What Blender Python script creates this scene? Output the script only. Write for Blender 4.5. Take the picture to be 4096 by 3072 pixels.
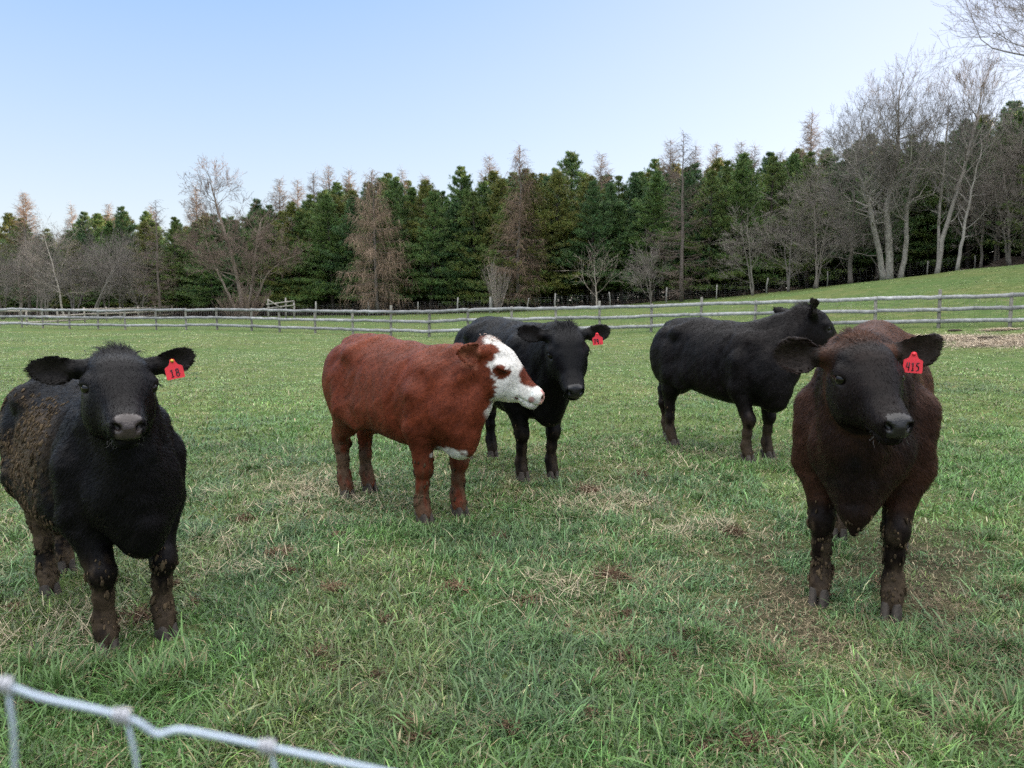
import bpy, math, os, random
import numpy as np
from mathutils import Vector, Matrix
for o in list(bpy.data.objects):
    bpy.data.objects.remove(o)
scene = bpy.context.scene
COL = scene.collection
SKIP = os.environ.get("SCENE_SKIP", "")

# ------------------------------------------------------------------ camera, sky, sun
FPX, HCAM, PITCH = 770.0, 1.45, math.radians(5.86)
cam_data = bpy.data.cameras.new("camera")
cam_data.sensor_width = 36.0
cam_data.lens = FPX / 1024.0 * 36.0
cam_data.clip_start, cam_data.clip_end = 0.05, 3000.0
cam_data.dof.use_dof = True
cam_data.dof.focus_distance = 4.6
cam_data.dof.aperture_fstop = 5.2
cam = bpy.data.objects.new("camera", cam_data)
cam.location = (0, 0, HCAM)
cam.rotation_euler = (math.pi / 2 - PITCH, 0, 0)
COL.objects.link(cam)
scene.camera = cam

SUN_EL, SUN_AZ = math.radians(5.0), math.radians(62.0)      # azimuth clockwise from +Y (to the right)
world = bpy.data.worlds.new("World")
scene.world = world
world.use_nodes = True
wn, wl = world.node_tree.nodes, world.node_tree.links
wn.clear()
sky = wn.new("ShaderNodeTexSky")
sky.sky_type = 'NISHITA'
sky.sun_disc = False
sky.sun_elevation = SUN_EL
sky.sun_rotation = SUN_AZ
sky.altitude = 250
sky.air_density, sky.dust_density, sky.ozone_density = 1.0, 0.25, 2.0
wgeo = wn.new("ShaderNodeTexCoord")
def wmath(op, a, b=None):
    n = wn.new("ShaderNodeMath"); n.operation = op
    for k, v in enumerate((a, b)):
        if v is None: continue
        if isinstance(v, (int, float)): n.inputs[k].default_value = v
        else: wl.new(v, n.inputs[k])
    return n.outputs[0]
wsep = wn.new("ShaderNodeSeparateXYZ"); wl.new(wgeo.outputs['Generated'], wsep.inputs[0])
# clear evening air: pale at the horizon, bluer up to the frame top, brighter towards the set sun
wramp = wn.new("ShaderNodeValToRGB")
wstops = ((0.0, (.93, .91, .945)), (.10, (.77, .85, .98)), (.22, (.58, .735, 1.0)), (.36, (.385, .60, 1.0)), (.50, (1.1, 1.25, 1.5)), (.72, (4.3, 4.3, 4.3)))  # highest stops: unseen overhead sky, brightened as added fill for the ground
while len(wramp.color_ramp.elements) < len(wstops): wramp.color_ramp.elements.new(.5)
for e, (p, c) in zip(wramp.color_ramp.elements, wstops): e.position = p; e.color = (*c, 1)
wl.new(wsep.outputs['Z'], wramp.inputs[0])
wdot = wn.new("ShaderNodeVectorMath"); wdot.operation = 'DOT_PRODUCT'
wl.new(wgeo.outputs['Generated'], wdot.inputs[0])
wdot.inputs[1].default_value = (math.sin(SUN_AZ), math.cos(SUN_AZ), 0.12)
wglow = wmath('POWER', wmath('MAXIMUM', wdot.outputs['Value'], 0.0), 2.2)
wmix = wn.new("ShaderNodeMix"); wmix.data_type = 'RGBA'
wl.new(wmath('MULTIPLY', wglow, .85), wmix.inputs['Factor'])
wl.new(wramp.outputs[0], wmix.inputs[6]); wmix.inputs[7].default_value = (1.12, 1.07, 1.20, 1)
wsc = wn.new("ShaderNodeMix"); wsc.data_type = 'RGBA'; wsc.blend_type = 'MULTIPLY'; wsc.inputs['Factor'].default_value = 1.0
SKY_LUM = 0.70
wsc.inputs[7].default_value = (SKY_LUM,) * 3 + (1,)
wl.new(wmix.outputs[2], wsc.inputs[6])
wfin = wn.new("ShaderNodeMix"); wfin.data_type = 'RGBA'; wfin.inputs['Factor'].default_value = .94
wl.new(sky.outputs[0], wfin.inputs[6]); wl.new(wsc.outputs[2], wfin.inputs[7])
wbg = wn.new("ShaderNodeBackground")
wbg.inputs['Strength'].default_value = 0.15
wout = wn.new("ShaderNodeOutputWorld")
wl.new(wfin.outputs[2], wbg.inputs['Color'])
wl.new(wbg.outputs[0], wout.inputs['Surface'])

sun_data = bpy.data.lights.new("sun", 'SUN')
sun_data.energy = 2.0
sun_data.angle = math.radians(0.6)
sun_data.color = (1.0, 0.72, 0.48)
sun = bpy.data.objects.new("sun", sun_data)
sdir = Vector((math.sin(SUN_AZ) * math.cos(SUN_EL), math.cos(SUN_AZ) * math.cos(SUN_EL), math.sin(SUN_EL)))
sun.rotation_euler = (-sdir).to_track_quat('-Z', 'Y').to_euler()
sun.location = (60, 40, 40)
COL.objects.link(sun)

scene.view_settings.view_transform = 'Standard'
scene.view_settings.look = 'None'
scene.view_settings.exposure = 3.15
scene.view_settings.gamma = 1.0
scene.cycles.max_bounces = 5
scene.cycles.diffuse_bounces = 3
scene.cycles.glossy_bounces = 2
scene.cycles.transmission_bounces = 2
scene.cycles.use_denoising = False
scene.render.film_transparent = False

# ------------------------------------------------------------------ helpers
rng = np.random.default_rng(7)

def depth_of(Y, z):
    return Y * math.cos(PITCH) - (z - HCAM) * math.sin(PITCH)

def px_x(px, Y, z=0.5):
    return (px - 512.0) / FPX * depth_of(Y, z)

def py_z(py, Y):
    return HCAM + Y * math.tan(math.atan((384.0 - py) / FPX) - PITCH)

def at(px, py, d):
    """world point seen at pixel (px,py) at depth d along the view axis"""
    c, s = math.cos(PITCH), math.sin(PITCH)
    xc, yc = (px - 512) / FPX * d, (384 - py) / FPX * d
    return np.array([xc, d * c + yc * s, HCAM - d * s + yc * c])

def hash3(ix, iy, iz, seed):
    h = (ix * 374761393 + iy * 668265263 + iz * 2147483647 + seed * 1274126177) & 0xFFFFFFFF
    h = ((h ^ (h >> 13)) * 1274126177) & 0xFFFFFFFF
    h = h ^ (h >> 16)
    return (h & 0xFFFFFF).astype(np.float64) / 0xFFFFFF

def vnoise(P, freq, seed=0):
    """value noise in 0..1, P (n,3)"""
    Q = np.asarray(P, dtype=np.float64) * freq
    I = np.floor(Q).astype(np.int64)
    f = Q - I
    f = f * f * (3 - 2 * f)
    out = 0
    for dx in (0, 1):
        wx = f[:, 0] if dx else 1 - f[:, 0]
        for dy in (0, 1):
            wy = f[:, 1] if dy else 1 - f[:, 1]
            for dz in (0, 1):
                wz = f[:, 2] if dz else 1 - f[:, 2]
                out = out + wx * wy * wz * hash3(I[:, 0] + dx, I[:, 1] + dy, I[:, 2] + dz, seed)
    return out

def fbm(P, freq, seed=0, octv=3):
    a, s, t = 1.0, 0.0, 0.0
    for k in range(octv):
        s = s + a * vnoise(P, freq * 2 ** k, seed + 17 * k)
        t += a
        a *= 0.5
    return s / t

def sstep(a, b, x):
    t = np.clip((x - a) / (b - a), 0, 1)
    return t * t * (3 - 2 * t)

def new_obj(name, verts, faces_list, mat=None, parent=None, smooth=True, col=None, loc=None):
    """faces_list: list of int arrays (n,k); one mesh object"""
    me = bpy.data.meshes.new(name)
    fill_mesh(me, verts, faces_list, smooth, col)
    if mat is not None:
        for m in (mat if isinstance(mat, (list, tuple)) else [mat]):
            me.materials.append(m)
    o = bpy.data.objects.new(name, me)
    COL.objects.link(o)
    if parent is not None:
        o.parent = parent
    if loc is not None:
        o.location = loc
    return o

def fill_mesh(me, verts, faces_list, smooth=True, col=None):
    verts = np.asarray(verts, dtype=np.float32)
    faces_list = [np.asarray(f, dtype=np.int32) for f in faces_list if len(f)]
    me.vertices.add(len(verts))
    me.vertices.foreach_set('co', verts.ravel())
    nl = sum(f.size for f in faces_list)
    nf = sum(len(f) for f in faces_list)
    me.loops.add(nl)
    me.polygons.add(nf)
    me.loops.foreach_set('vertex_index', np.concatenate([f.ravel() for f in faces_list]))
    tot = np.concatenate([np.full(len(f), f.shape[1], dtype=np.int32) for f in faces_list])
    st = np.concatenate([[0], np.cumsum(tot)[:-1]]).astype(np.int32)
    me.polygons.foreach_set('loop_start', st)
    me.polygons.foreach_set('loop_total', tot)
    me.polygons.foreach_set('use_smooth', np.full(nf, bool(smooth)))
    if col is not None:
        ca = me.color_attributes.new('tint', 'FLOAT_COLOR', 'POINT')
        c4 = np.ones((len(verts), 4), dtype=np.float32)
        c4[:, :3] = col
        ca.data.foreach_set('color', c4.ravel())
    me.update(calc_edges=True)
    me.validate()

def ordinal(n):
    ones = ['', 'first', 'second', 'third', 'fourth', 'fifth', 'sixth', 'seventh', 'eighth', 'ninth', 'tenth', 'eleventh', 'twelfth', 'thirteenth', 'fourteenth', 'fifteenth', 'sixteenth', 'seventeenth', 'eighteenth', 'nineteenth']
    tens = {2: ('twentieth', 'twenty'), 3: ('thirtieth', 'thirty'), 4: ('fortieth', 'forty'), 5: ('fiftieth', 'fifty'), 6: ('sixtieth', 'sixty')}
    if n < 20: return ones[n]
    return tens[n // 10][0] if n % 10 == 0 else tens[n // 10][1] + '-' + ones[n % 10]

def tag(o, label=None, cat=None, group=None, kind=None):
    if label: o['label'] = label
    if cat: o['category'] = cat
    if group: o['group'] = group
    if kind: o['kind'] = kind
    return o

def empty(name, loc, label=None, cat=None, group=None, rz=0.0):
    o = bpy.data.objects.new(name, None)
    o.empty_display_size = 0.2
    o.location = loc
    o.rotation_euler = (0, 0, rz)
    COL.objects.link(o)
    return tag(o, label, cat, group)

class MB:
    """collects verts / quads / tris / colours"""
    def __init__(self):
        self.v, self.q, self.t, self.c, self.n = [], [], [], [], 0
    def add(self, v, q=None, t=None, c=None):
        v = np.asarray(v, dtype=np.float64)
        if q is not None and len(q): self.q.append(np.asarray(q) + self.n)
        if t is not None and len(t): self.t.append(np.asarray(t) + self.n)
        self.v.append(v)
        if c is not None:
            self.c.append(np.broadcast_to(np.asarray(c, dtype=np.float64), (len(v), 3)))
        self.n += len(v)
    def box(self, c, size, R=None, col=None, jitter=0.0):
        s = np.array([[-1,-1,-1],[1,-1,-1],[1,1,-1],[-1,1,-1],[-1,-1,1],[1,-1,1],[1,1,1],[-1,1,1]]) * np.asarray(size) / 2
        if jitter: s = s + rng.normal(0, jitter, s.shape)
        if R is not None: s = s @ np.asarray(R).T
        self.add(s + np.asarray(c), [[0,3,2,1],[4,5,6,7],[0,1,5,4],[1,2,6,5],[2,3,7,6],[3,0,4,7]], c=col)
    def tube(self, pts, rad, sides=6, col=None, cap=True):
        pts = np.asarray(pts, dtype=np.float64)
        rad = np.broadcast_to(np.asarray(rad, dtype=np.float64), (len(pts),))
        T = np.gradient(pts, axis=0)
        T /= np.linalg.norm(T, axis=1)[:, None] + 1e-12
        up = np.array([0.13, 0.31, 0.94]) if abs(T[0, 2]) < 0.9 else np.array([0.95, 0.2, 0.1])
        U = np.cross(T, up); U /= np.linalg.norm(U, axis=1)[:, None] + 1e-12
        W = np.cross(T, U)
        a = np.arange(sides) / sides * 2 * math.pi
        ring = pts[:, None, :] + rad[:, None, None] * (np.cos(a)[None, :, None] * U[:, None, :] + np.sin(a)[None, :, None] * W[:, None, :])
        n = len(pts)
        i = np.arange(n - 1)[:, None] * sides + np.arange(sides)[None, :]
        j = np.arange(n - 1)[:, None] * sides + (np.arange(sides)[None, :] + 1) % sides
        q = np.stack([i, j, j + sides, i + sides], -1).reshape(-1, 4)[:, ::-1]
        v = ring.reshape(-1, 3)
        t = []
        if cap:
            v = np.vstack([v, pts[0], pts[-1]])
            k = np.arange(sides)
            t = np.vstack([np.stack([k, (k + 1) % sides, np.full(sides, n * sides)], -1),
                           np.stack([(n - 1) * sides + (k + 1) % sides, (n - 1) * sides + k, np.full(sides, n * sides + 1)], -1)])
        self.add(v, q, t if len(t) else None, col)
    def build(self, name, mat, parent=None, smooth=True, loc=None):
        v = np.vstack(self.v)
        if loc is not None: v = v - np.asarray(loc)
        fl = []
        if self.q: fl.append(np.vstack(self.q))
        if self.t: fl.append(np.vstack(self.t))
        col = np.vstack(self.c) if self.c else None
        return new_obj(name, v, fl, mat, parent, smooth, col, loc)

# ------------------------------------------------------------------ materials
def mat_base(name):
    m = bpy.data.materials.new(name)
    m.use_nodes = True
    nt = m.node_tree
    b = nt.nodes['Principled BSDF']
    return m, nt, nt.nodes, nt.links, b

def mat_tint(name, rough=0.7, noise=None, amp=0.3, spec=0.3, trans=0.0, bump=0.0, bscale=40.0, sheen=0.0, coord='Object'):
    """colour from the per-vertex tint attribute, varied by procedural noise"""
    m, nt, N, L, b = mat_base(name)
    at_ = N.new('ShaderNodeAttribute'); at_.attribute_name = 'tint'
    src = at_.outputs['Color']
    tc = N.new('ShaderNodeTexCoord')
    if noise:
        nz = N.new('ShaderNodeTexNoise'); nz.inputs['Scale'].default_value = noise; nz.inputs['Detail'].default_value = 4
        L.new(tc.outputs[coord], nz.inputs['Vector'])
        mr = N.new('ShaderNodeMapRange')
        mr.inputs['From Min'].default_value = 0.25; mr.inputs['From Max'].default_value = 0.75
        mr.inputs['To Min'].default_value = 1 - amp; mr.inputs['To Max'].default_value = 1 + amp
        L.new(nz.outputs['Fac'], mr.inputs['Value'])
        mx = N.new('ShaderNodeMix'); mx.data_type = 'RGBA'; mx.blend_type = 'MULTIPLY'
        mx.inputs['Factor'].default_value = 1.0
        L.new(src, mx.inputs[6]); L.new(mr.outputs[0], mx.inputs[7])
        src = mx.outputs[2]
    L.new(src, b.inputs['Base Color'])
    b.inputs['Roughness'].default_value = rough
    b.inputs['Specular IOR Level'].default_value = spec
    if sheen:
        b.inputs['Sheen Weight'].default_value = sheen
        b.inputs['Sheen Roughness'].default_value = 0.4
    if bump:
        nb = N.new('ShaderNodeTexNoise'); nb.inputs['Scale'].default_value = bscale; nb.inputs['Detail'].default_value = 5
        L.new(tc.outputs[coord], nb.inputs['Vector'])
        bp = N.new('ShaderNodeBump'); bp.inputs['Strength'].default_value = bump; bp.inputs['Distance'].default_value = 0.01
        L.new(nb.outputs['Fac'], bp.inputs['Height']); L.new(bp.outputs[0], b.inputs['Normal'])
    if trans:
        tr = N.new('ShaderNodeBsdfTranslucent'); L.new(src, tr.inputs['Color'])
        ms = N.new('ShaderNodeMixShader'); ms.inputs[0].default_value = trans
        out = N['Material Output']
        L.new(b.outputs[0], ms.inputs[1]); L.new(tr.outputs[0], ms.inputs[2]); L.new(ms.outputs[0], out.inputs['Surface'])
    return m

def mat_plain(name, col, rough=0.5, spec=0.5, metal=0.0, noise=None, amp=0.3, coat=0.0, bump=0.0, bscale=60, stretch=None):
    m, nt, N, L, b = mat_base(name)
    b.inputs['Base Color'].default_value = (*col, 1)
    b.inputs['Roughness'].default_value = rough
    b.inputs['Specular IOR Level'].default_value = spec
    b.inputs['Metallic'].default_value = metal
    b.inputs['Coat Weight'].default_value = coat
    tc = N.new('ShaderNodeTexCoord')
    vec = tc.outputs['Object']
    if stretch:
        mp = N.new('ShaderNodeMapping'); mp.inputs['Scale'].default_value = stretch
        L.new(vec, mp.inputs['Vector']); vec = mp.outputs[0]
    if noise:
        nz = N.new('ShaderNodeTexNoise'); nz.inputs['Scale'].default_value = noise; nz.inputs['Detail'].default_value = 5
        L.new(vec, nz.inputs['Vector'])
        cr = N.new('ShaderNodeValToRGB')
        cr.color_ramp.elements[0].position = 0.3; cr.color_ramp.elements[1].position = 0.7
        cr.color_ramp.elements[0].color = (*[c * (1 - amp) for c in col], 1)
        cr.color_ramp.elements[1].color = (*[min(1, c * (1 + amp)) for c in col], 1)
        L.new(nz.outputs['Fac'], cr.inputs[0]); L.new(cr.outputs[0], b.inputs['Base Color'])
    if bump:
        nb = N.new('ShaderNodeTexNoise'); nb.inputs['Scale'].default_value = bscale; nb.inputs['Detail'].default_value = 5
        L.new(vec, nb.inputs['Vector'])
        bp = N.new('ShaderNodeBump'); bp.inputs['Strength'].default_value = bump; bp.inputs['Distance'].default_value = 0.01
        L.new(nb.outputs['Fac'], bp.inputs['Height']); L.new(bp.outputs[0], b.inputs['Normal'])
    return m

# ------------------------------------------------------------------ terrain height
_PX   = np.array([-500, 0, 185, 390, 470, 554, 600, 651, 701, 800, 840, 889, 936, 955, 1024])
_EDGE = np.array([318, 318, 317, 314.5, 313, 309, 305.5, 302, 298.5, 290, 285, 280.4, 275, 271.6, 265])
_D    = np.interp(_PX, [-500, 0, 185, 390, 512, 700, 890, 1024], [112, 100, 88, 76, 74, 70, 62, 57])
_HD   = np.array([py_z(e, d) for e, d in zip(_EDGE, _D)])
_PX = np.append(_PX, [1150, 1300, 1700, 2300]); _D = np.append(_D, [50, 43, 30, 20]); _HD = np.append(_HD, [5.6, 7.2, 9.5, 11.0])
_U    = (_PX - 512) / FPX
_FPX  = np.array([-500, 21, 216, 428, 540, 651, 876, 1011, 1300, 1700, 2300])
_FU   = (_FPX - 512) / FPX
_FD   = np.array([58, 50, 44.6, 36.0, 35.2, 34.6, 30.6, 28.1, 23, 17, 12.5])
_FH   = np.array([-.06, -.06, 0.0, -.03, .10, .27, .48, .61, 1.0, 1.5, 2.0])

def ground(X, Y, micro=True):
    X = np.asarray(X, dtype=np.float64); Y = np.asarray(Y, dtype=np.float64)
    Yc = np.maximum(Y, 6.0)
    u = np.clip(X / Yc, -2.3, 2.3)
    D = np.interp(u, _U, _D); HD = np.interp(u, _U, _HD)
    F = np.interp(u, _FU, _FD); HF = np.interp(u, _FU, _FH)
    a = np.clip((Yc - 9) / (F - 9), 0, 1)
    b = np.clip((Yc - F) / (D - F), 0, 1)
    h = HF * a ** 1.5 + (HD - HF) * (b + 0.25 * np.sin(np.pi * b) * sstep(0.1, 0.5, u))
    h = h + 0.008 * np.clip(Yc - D, 0, 200)
    if micro:
        shp = X.shape
        P = np.stack([X.ravel(), Y.ravel(), np.zeros(X.size)], -1)
        near = np.exp(-np.maximum(Y.ravel() - 4, 0) / 14)
        n = (fbm(P, 0.22, 3, 2) - .5) * 0.16 * sstep(10, 25, Y.ravel()) + near * ((fbm(P, 1.3, 5, 3) - .5) * 0.07 + (vnoise(P, 6.0, 9) - .5) * 0.02)
        h = h + n.reshape(shp)
    return h

def gz(x, y):
    return float(ground(np.array([x]), np.array([y]))[0])

# ------------------------------------------------------------------ cattle: implicit surfaces
class Field:
    def __init__(self, lo, hi, res):
        self.lo, self.res = np.asarray(lo, dtype=np.float64), res
        self.n = np.ceil((np.asarray(hi) - self.lo) / res).astype(int) + 1
        self.D = np.full(self.n, 0.5, dtype=np.float32)
    def _sl(self, lo, hi):
        a = np.maximum(np.floor((np.asarray(lo) - self.lo) / self.res).astype(int), 0)
        b = np.minimum(np.ceil((np.asarray(hi) - self.lo) / self.res).astype(int) + 1, self.n)
        ax = [(self.lo[i] + self.res * np.arange(a[i], b[i])).astype(np.float32) for i in range(3)]
        X, Y, Z = np.meshgrid(*ax, indexing='ij')
        return tuple(slice(a[i], b[i]) for i in range(3)), X, Y, Z
    def add(self, fn, lo, hi, k=0.03):
        m = k + 0.02
        s, X, Y, Z = self._sl(np.asarray(lo) - m, np.asarray(hi) + m)
        if X.size == 0: return
        d = fn(X, Y, Z).astype(np.float32)
        a = self.D[s]
        h = np.maximum(k - np.abs(a - d), 0) / k
        self.D[s] = np.minimum(a, d) - h * h * k * 0.25
    def sub(self, fn, lo, hi, k=0.01):
        s, X, Y, Z = self._sl(np.asarray(lo) - k - .01, np.asarray(hi) + k + .01)
        if X.size == 0: return
        d = -fn(X, Y, Z).astype(np.float32)
        a = self.D[s]
        h = np.maximum(k - np.abs(a - d), 0) / k
        self.D[s] = np.maximum(a, d) + h * h * k * 0.25
    def cone(self, a, b, ra, rb, k=0.03):
        a, b = np.asarray(a, float), np.asarray(b, float)
        ab = b - a; L2 = ab @ ab + 1e-12
        def f(X, Y, Z):
            t = np.clip(((X - a[0]) * ab[0] + (Y - a[1]) * ab[1] + (Z - a[2]) * ab[2]) / L2, 0, 1)
            return np.sqrt((X - a[0] - t * ab[0]) ** 2 + (Y - a[1] - t * ab[1]) ** 2 + (Z - a[2] - t * ab[2]) ** 2) - (ra + t * (rb - ra))
        r = max(ra, rb)
        self.add(f, np.minimum(a, b) - r, np.maximum(a, b) + r, k)
    def chain(self, pts, rad, k=0.03):
        for i in range(len(pts) - 1):
            self.cone(pts[i], pts[i + 1], rad[i], rad[i + 1], k)
    @staticmethod
    def ell_fn(c, r, R=None):
        c, r = np.asarray(c, float), np.asarray(r, float)
        def f(X, Y, Z):
            x, y, z = X - c[0], Y - c[1], Z - c[2]
            if R is not None:
                x, y, z = (R[0][0]*x + R[0][1]*y + R[0][2]*z, R[1][0]*x + R[1][1]*y + R[1][2]*z, R[2][0]*x + R[2][1]*y + R[2][2]*z)
            k0 = np.sqrt((x / r[0]) ** 2 + (y / r[1]) ** 2 + (z / r[2]) ** 2) + 1e-6
            k1 = np.sqrt((x / r[0] ** 2) ** 2 + (y / r[1] ** 2) ** 2 + (z / r[2] ** 2) ** 2) + 1e-6
            return k0 * (k0 - 1) / k1
        return f
    def ell(self, c, r, R=None, k=0.04):
        m = max(r) if R is not None else np.asarray(r)
        self.add(self.ell_fn(c, r, R), np.asarray(c) - m, np.asarray(c) + m, k)
    def sub_ell(self, c, r, R=None, k=0.008):
        m = max(r) if R is not None else np.asarray(r)
        self.sub(self.ell_fn(c, r, R), np.asarray(c) - m, np.asarray(c) + m, k)

def surface_nets(D, lo, res):
    ins = D < 0
    n = D.shape
    c = [slice(0, -1), slice(1, None)]
    cnt = np.zeros(tuple(k - 1 for k in n), dtype=np.int8)
    for i in (0, 1):
        for j in (0, 1):
            for k in (0, 1):
                cnt += ins[c[i], c[j], c[k]]
    act = (cnt > 0) & (cnt < 8)
    idx = np.full(act.shape, -1, dtype=np.int64)
    A = np.argwhere(act)
    idx[act] = np.arange(len(A))
    S = np.zeros((len(A), 3)); W = np.zeros(len(A))
    for ax in range(3):
        o1, o2 = [(a) for a in range(3) if a != ax]
        for i in (0, 1):
            for j in (0, 1):
                p = A.copy(); p[:, o1] += i; p[:, o2] += j
                q = p.copy(); q[:, ax] += 1
                d0 = D[p[:, 0], p[:, 1], p[:, 2]].astype(float); d1 = D[q[:, 0], q[:, 1], q[:, 2]].astype(float)
                m = (d0 < 0) != (d1 < 0)
                t = np.where(m, d0 / (d0 - d1 + 1e-20), 0)
                pos = p.astype(float); pos[:, ax] += t
                S[m] += pos[m]; W[m] += 1
    V = S / W[:, None] * res + lo
    quads = []
    for ax in range(3):
        o1, o2 = [(1, 2), (2, 0), (0, 1)][ax]
        a = [slice(1, -1)] * 3; a[ax] = slice(0, -1)
        b = [slice(1, -1)] * 3; b[ax] = slice(1, None)
        s0, s1 = ins[tuple(a)], ins[tuple(b)]
        E = np.argwhere(s0 != s1)
        if not len(E): continue
        sg = s0[E[:, 0], E[:, 1], E[:, 2]]
        base = E.copy(); base[:, o1] += 1; base[:, o2] += 1
        def g(d1, d2):
            r = base.copy(); r[:, o1] += d1; r[:, o2] += d2
            return idx[r[:, 0], r[:, 1], r[:, 2]]
        Q = np.stack([g(-1, -1), g(0, -1), g(0, 0), g(-1, 0)], -1)
        Q[~sg] = Q[~sg][:, ::-1]
        quads.append(Q)
    return V, np.vstack(quads)

def vert_normals(V, Q):
    n = np.cross(V[Q[:, 2]] - V[Q[:, 0]], V[Q[:, 3]] - V[Q[:, 1]])
    N = np.zeros_like(V)
    for k in range(4):
        for a in range(3):
            N[:, a] += np.bincount(Q[:, k], weights=n[:, a], minlength=len(V))
    return N / (np.linalg.norm(N, axis=1)[:, None] + 1e-12)

def smooth_verts(V, Q, it=2, lam=0.5, mu=-0.52):
    e = np.vstack([Q[:, [0, 1]], Q[:, [1, 2]], Q[:, [2, 3]], Q[:, [3, 0]]])
    deg = np.bincount(e[:, 0], minlength=len(V)) + np.bincount(e[:, 1], minlength=len(V))
    for k in range(it):
        for l in (lam, mu):
            S = np.zeros_like(V)
            for a in range(3):
                S[:, a] = np.bincount(e[:, 0], weights=V[e[:, 1], a], minlength=len(V)) + np.bincount(e[:, 1], weights=V[e[:, 0], a], minlength=len(V))
            V = V + l * (S / deg[:, None] - V)
    return V

def unit(v):
    v = np.asarray(v, float)
    return v / (np.linalg.norm(v) + 1e-12)

def bez(a, c, b, n):
    t = np.linspace(0, 1, n)[:, None]
    return (1 - t) ** 2 * np.asarray(a) + 2 * t * (1 - t) * np.asarray(c) + t * t * np.asarray(b)

TORSO = np.array([  # x, top, bottom, half width
    (-.705, .96, .90, .02), (-.685, 1.04, .82, .09), (-.63, 1.115, .73, .165), (-.52, 1.165, .64, .215), (-.37, 1.19, .575, .245),
    (-.20, 1.175, .525, .268), (0, 1.15, .487, .282), (.2, 1.14, .46, .275), (.36, 1.145, .455, .25), (.50, 1.12, .465, .215),
    (.60, 1.04, .49, .18), (.68, .93, .54, .13), (.725, .82, .62, .05), (.735, .76, .68, .015)])
HEAD = np.array([
    (-.075, -.06, -.12, .02), (-.055, -.02, -.18, .06), (0, .002, -.25, .088), (.07, .012, -.295, .104), (.14, .006, -.312, .105), (.20, -.014, -.306, .095),
    (.26, -.052, -.288, .073), (.31, -.084, -.262, .054), (.36, -.106, -.246, .048), (.40, -.118, -.242, .048), (.428, -.130, -.232, .044), (.446, -.148, -.216, .032), (.452, -.165, -.200, .014)])
HS = np.array([1.0, 1.22, 1.0])          # a calf's head: short, broad and deep

def loft_fn(T, R, o, e=2.25, taper=0.12, yoff=None):
    """loft along local x; R rows = local axes, o = origin"""
    xs = np.linspace(T[0, 0], T[-1, 0], 160)
    def cr(col):
        # smooth the linear profile a little
        y = np.interp(xs, T[:, 0], T[:, col])
        k = np.array([1, 2, 3, 2, 1]) / 9.0
        yp = np.pad(y, 2, mode='edge')
        for _ in range(3):
            y = np.convolve(np.pad(y, 2, mode='edge'), k, mode='valid')
        return y
    top, bot, wd = cr(1), cr(2), cr(3)
    def f(X, Y, Z):
        x, y, z = X - o[0], Y - o[1], Z - o[2]
        lx = R[0][0]*x + R[0][1]*y + R[0][2]*z
        ly = R[1][0]*x + R[1][1]*y + R[1][2]*z
        lz = R[2][0]*x + R[2][1]*y + R[2][2]*z
        t, b, w = np.interp(lx, xs, top), np.interp(lx, xs, bot), np.interp(lx, xs, wd)
        zc, h = (t + b) / 2, (t - b) / 2
        zn = np.clip((lz - zc) / h, -1.5, 1.5)
        tp_ = taper if not isinstance(taper, tuple) else taper[0] + (taper[1] - taper[0]) * np.clip((lx - taper[2]) / (taper[3] - taper[2]), 0, 1)
        we = w * (1 - tp_ * zn)
        q = (np.abs(ly / we) ** e + np.abs((lz - zc) / h) ** e) ** (1 / e)
        d = (q - 1) * np.minimum(we, h)
        over = np.maximum(np.maximum(T[0, 0] - lx, lx - T[-1, 0]), 0)
        return np.where(over > 0, np.maximum(d, 0) + over, d)
    return f

def ico(sub=1):
    t = (1 + 5 ** .5) / 2
    v = np.array([(-1,t,0),(1,t,0),(-1,-t,0),(1,-t,0),(0,-1,t),(0,1,t),(0,-1,-t),(0,1,-t),(t,0,-1),(t,0,1),(-t,0,-1),(-t,0,1)], float)
    f = [(0,11,5),(0,5,1),(0,1,7),(0,7,10),(0,10,11),(1,5,9),(5,11,4),(11,10,2),(10,7,6),(7,1,8),(3,9,4),(3,4,2),(3,2,6),(3,6,8),(3,8,9),(4,9,5),(2,4,11),(6,2,10),(8,6,7),(9,8,1)]
    v = [unit(p) for p in v]
    for _ in range(sub):
        nf, cache = [], {}
        def mid(a, b):
            k = (min(a, b), max(a, b))
            if k not in cache:
                cache[k] = len(v); v.append(unit(v[a] + v[b]))
            return cache[k]
        for a, b, c in f:
            x, y, z = mid(a, b), mid(b, c), mid(c, a)
            nf += [(a, x, z), (b, y, x), (c, z, y), (x, y, z)]
        f = nf
    return np.array(v), np.array(f)

ICO1, ICO2, ICO3 = ico(1), ico(2), ico(3)

M_COAT = mat_tint('cattle_coat', rough=0.42, noise=70, amp=0.30, spec=0.10, bump=0.15, bscale=160)
M_EYE = mat_plain('eye_gloss', (0.006, 0.004, 0.003), rough=0.05, spec=0.42)
M_HOOF = mat_plain('hoof_horn', (0.036, 0.027, 0.020), rough=0.75, noise=30, amp=0.5, bump=0.3, bscale=60)
M_MUD = mat_tint('dried_mud', rough=0.95, noise=50, amp=0.35, spec=0.1, bump=0.5, bscale=120)
M_TAG = mat_plain('tag_plastic', (0.74, 0.028, 0.045), rough=0.45, noise=25, amp=0.10)
M_INK = mat_plain('tag_ink', (0.012, 0.008, 0.012), rough=0.6)
M_BRASS = mat_plain('tag_stud', (0.55, 0.37, 0.05), rough=0.35, metal=0.6)
M_NOSE = mat_tint('wet_nose', rough=0.28, noise=60, amp=0.25, spec=0.42, bump=0.25, bscale=170)

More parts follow.
